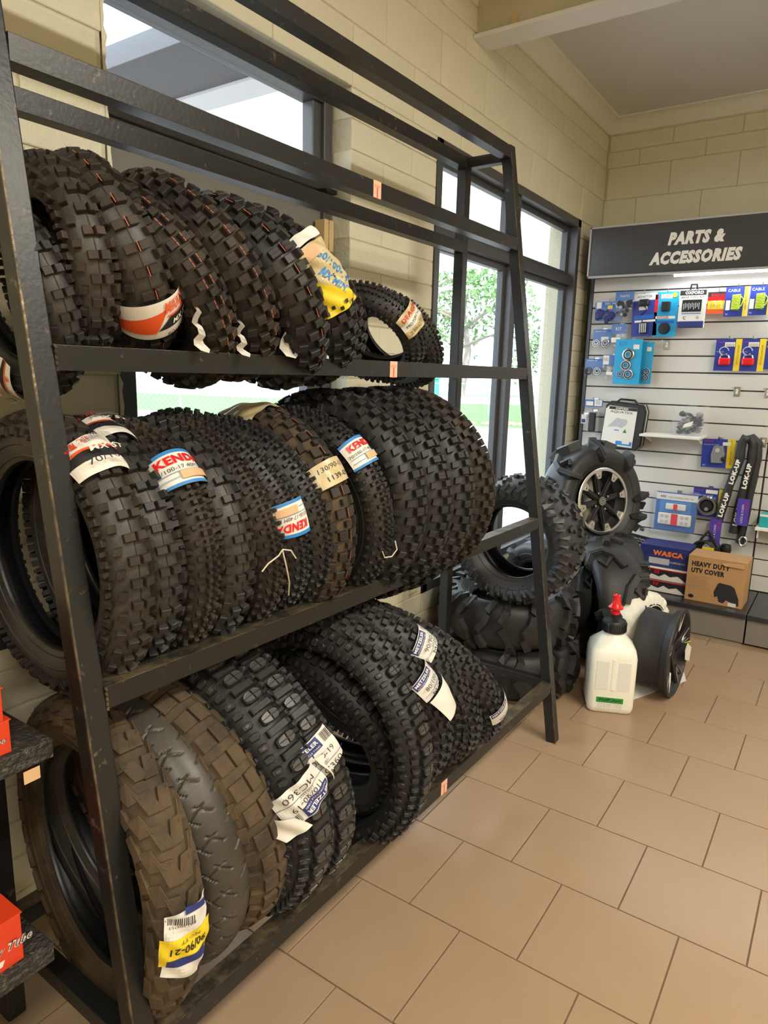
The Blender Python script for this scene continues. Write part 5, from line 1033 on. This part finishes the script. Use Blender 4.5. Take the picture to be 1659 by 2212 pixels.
# cloth bag over the second wheel behind
cw = thing('covered_wheel', 'wheel wrapped in a gathered white cloth cover, tucked behind the black alloy wheel', 'wheel', (.862, 3.340, .222), (0, 0, math.radians(76)))
V = []; nA = 96; prof = [(.150, -.055), (.192, -.052), (.210, -.03), (.214, .02), (.204, .06), (.175, .09), (.10, .105), (.02, .11)]
for i in range(nA):
    a = 2 * PI * i / nA
    for j, (r_, y_) in enumerate(prof):
        w_ = .004 * math.sin(a * 17 + j) * (1 if j in (1, 2, 4, 5) else .5) + .003 * math.sin(a * 31 + j * 2) + (.012 * math.sin(a * 3 + 1) if 1 < j < 6 else 0)
        r2 = min(r_ + w_, .219 if math.sin(a) < -.9 else .25); V.append((r2 * math.cos(a), y_ + .004 * math.sin(a * 23 + j), r2 * math.sin(a)))
n = len(prof); b = MB(); b.add(V, [(i * n + j, ((i + 1) % nA) * n + j, ((i + 1) % nA) * n + j + 1, i * n + j + 1) for i in range(nA) for j in range(n - 1)]); b.build('cloth_cover', 'cloth', cw, smooth=True, sharp=80)
b = MB(); b.lathe([(.12, -.03), (.165, -.04), (.165, .05), (.12, .05)], 40, 0, 'y', closed=True); b.build('wheel_core', 'blackm', cw, smooth=True)
b = MB(); b.tube([(.142 * math.cos(a), -.056 + .002 * math.sin(a * 40), .142 * math.sin(a)) for a in np.linspace(0, 2 * PI, 80)], .003, 5); b.build('elastic_edge', 'off_white', cw)
b = MB(); b.prism([(.80, 3.10), (.93, 3.03), (1.09, 3.40), (1.06, 3.50), (.86, 3.42)], .0006, .0026, 'xy'); o = b.build('paper_sheet', 'off_white'); tag(o, 'white paper sheet on the floor under the alloy wheel', 'paper')

# ================================================================== LOW SHELF AT THE LEFT WITH RED BOXES
sh = thing('side_shelf', 'rough dark painted shelf unit at the left edge, next to the rack', 'shelf', (0, 0, 0))
M['grain'] = mat('rough_dark_paint', (.030, .028, .024), .55, bump=1.0, bscale=90, col2=(.16, .14, .09), vscale=70, vmix=(.56, .70))
for x1_, y1_, z in ((.567, .562, .812), (.598, .520, .462)):
    MB().box((.05, -.35, z - .034), (x1_, y1_, z)).build('shelf_board', 'grain', sh, bevel=.002)
MB().box((.05, .30, 0), (.09, .34, .80)).build('shelf_post', 'grain', sh); MB().box((.05, -.34, 0), (.09, -.30, .80)).build('shelf_post', 'grain', sh)
MB().bar((.50, .32, .0), (.48, .32, .79), .035, .035, up=(0, 1, 0)).build('shelf_post', 'grain', sh)
b = MB(); b.box((.569, .508, .754), (.570, .535, .776)); b.build('paper_tab', 'kraft_sticker', sh)
RB = 'red inner tube boxes'
def tubebox(x0, x1, y0, y1, z0, h_, lb, big=1):
    t = thing('tube_box', lb, 'box', ((x0 + x1) / 2, (y0 + y1) / 2, z0), (0, 0, 0), RB); w, d = x1 - x0, y1 - y0
    MB().box((-w / 2, -d / 2, 0), (w / 2, d / 2, h_)).build('carton_body', 'box_red', t, bevel=.0015)
    b = MB(); f = frame_fn((w / 2 + .0006, d / 2 - .058, h_ * .42), (0, 1, .0), (0, 0, 1)); put_text(b, 'Heavy Duty Tube', .10 * big, lambda P: f(P) , 1, .45, .06, .013 * big); f2 = frame_fn((w / 2 + .0010, d / 2 - .0575, h_ * .43), (0, 1, .0), (0, 0, 1)); put_text(b, 'Heavy Duty Tube', .10 * big, lambda P: f2(P), 0, .45, .0, .013 * big)
    b.add([(w / 2 + .0006, d / 2 - .09, h_ * .12), (w / 2 + .0006, d / 2 - .035, h_ * .12), (w / 2 + .0006, d / 2 - .03, h_ * .24), (w / 2 + .0006, d / 2 - .09, h_ * .24)], [(0, 1, 2, 3)], 1); b.build('print', ['ink_black', 'off_white'], t)
    b = MB(); b.box((-w / 2, -d / 2, h_ - .0008), (w / 2, d / 2 + .003, h_ + .001)); b.build('lid_edge', 'box_red', t, bevel=.0005)
for k, (yy, lb) in enumerate(((.500, 'lowest red tube box in the stack at the left edge'), (.492, 'middle red tube box in the stack at the left edge'), (.480, 'topmost red tube box in the stack at the left edge'))):
    tubebox(.34, .556, .26, yy, .8125 + k * .0565, .0555, lb)
tubebox(.36, .588, .18, .475, .4625, .085, 'large red tube box alone on the lower left shelf', 1.5)
# strings and sensor
def string(pts, label, m='string', r_=.0016):
    b = MB(); b.tube(pts, r_, 6); o = b.build('string', m, smooth=True); tag(o, label, 'string')
string([(.70, .979, 1.075), (.712, .955, 1.070), (.716, .922, 1.062), (.716, .905, 1.050)], 'pale string across the fine knobbed middle shelf tyres, left strand')
string([(.70, .979, 1.075), (.705, .985, 1.04), (.69, 1.01, 1.0), (.668, 1.032, .961)], 'pale string hanging down over the fine knobbed middle shelf tyres')
string([(.70, .979, 1.076), (.708, .995, 1.072), (.706, 1.012, 1.052)], 'short pale string end curling right on the middle shelf tyres')
string([(.722, 1.352, 1.027), (.726, 1.356, 1.005), (.722, 1.340, .99), (.718, 1.315, .992), (.722, 1.300, 1.010)], 'small loop of pale twine low on the tyre before the big block tyres')
b = MB(); b.prism([(2.585, .425), (2.640, .425), (2.640, .475), (2.630, .492), (2.612, .498), (2.595, .492), (2.585, .475)], 0, .014, 'yz'); o = b.build('door_stop_plate', 'paint', bevel=.003); tag(o, 'small cream arched plate on the wall left of the window sill', 'plate')
b = MB(); b.box((.013, 2.59, .425), (.0165, 2.632, .434)); b.build('plate_edge', 'cream_handle', o)
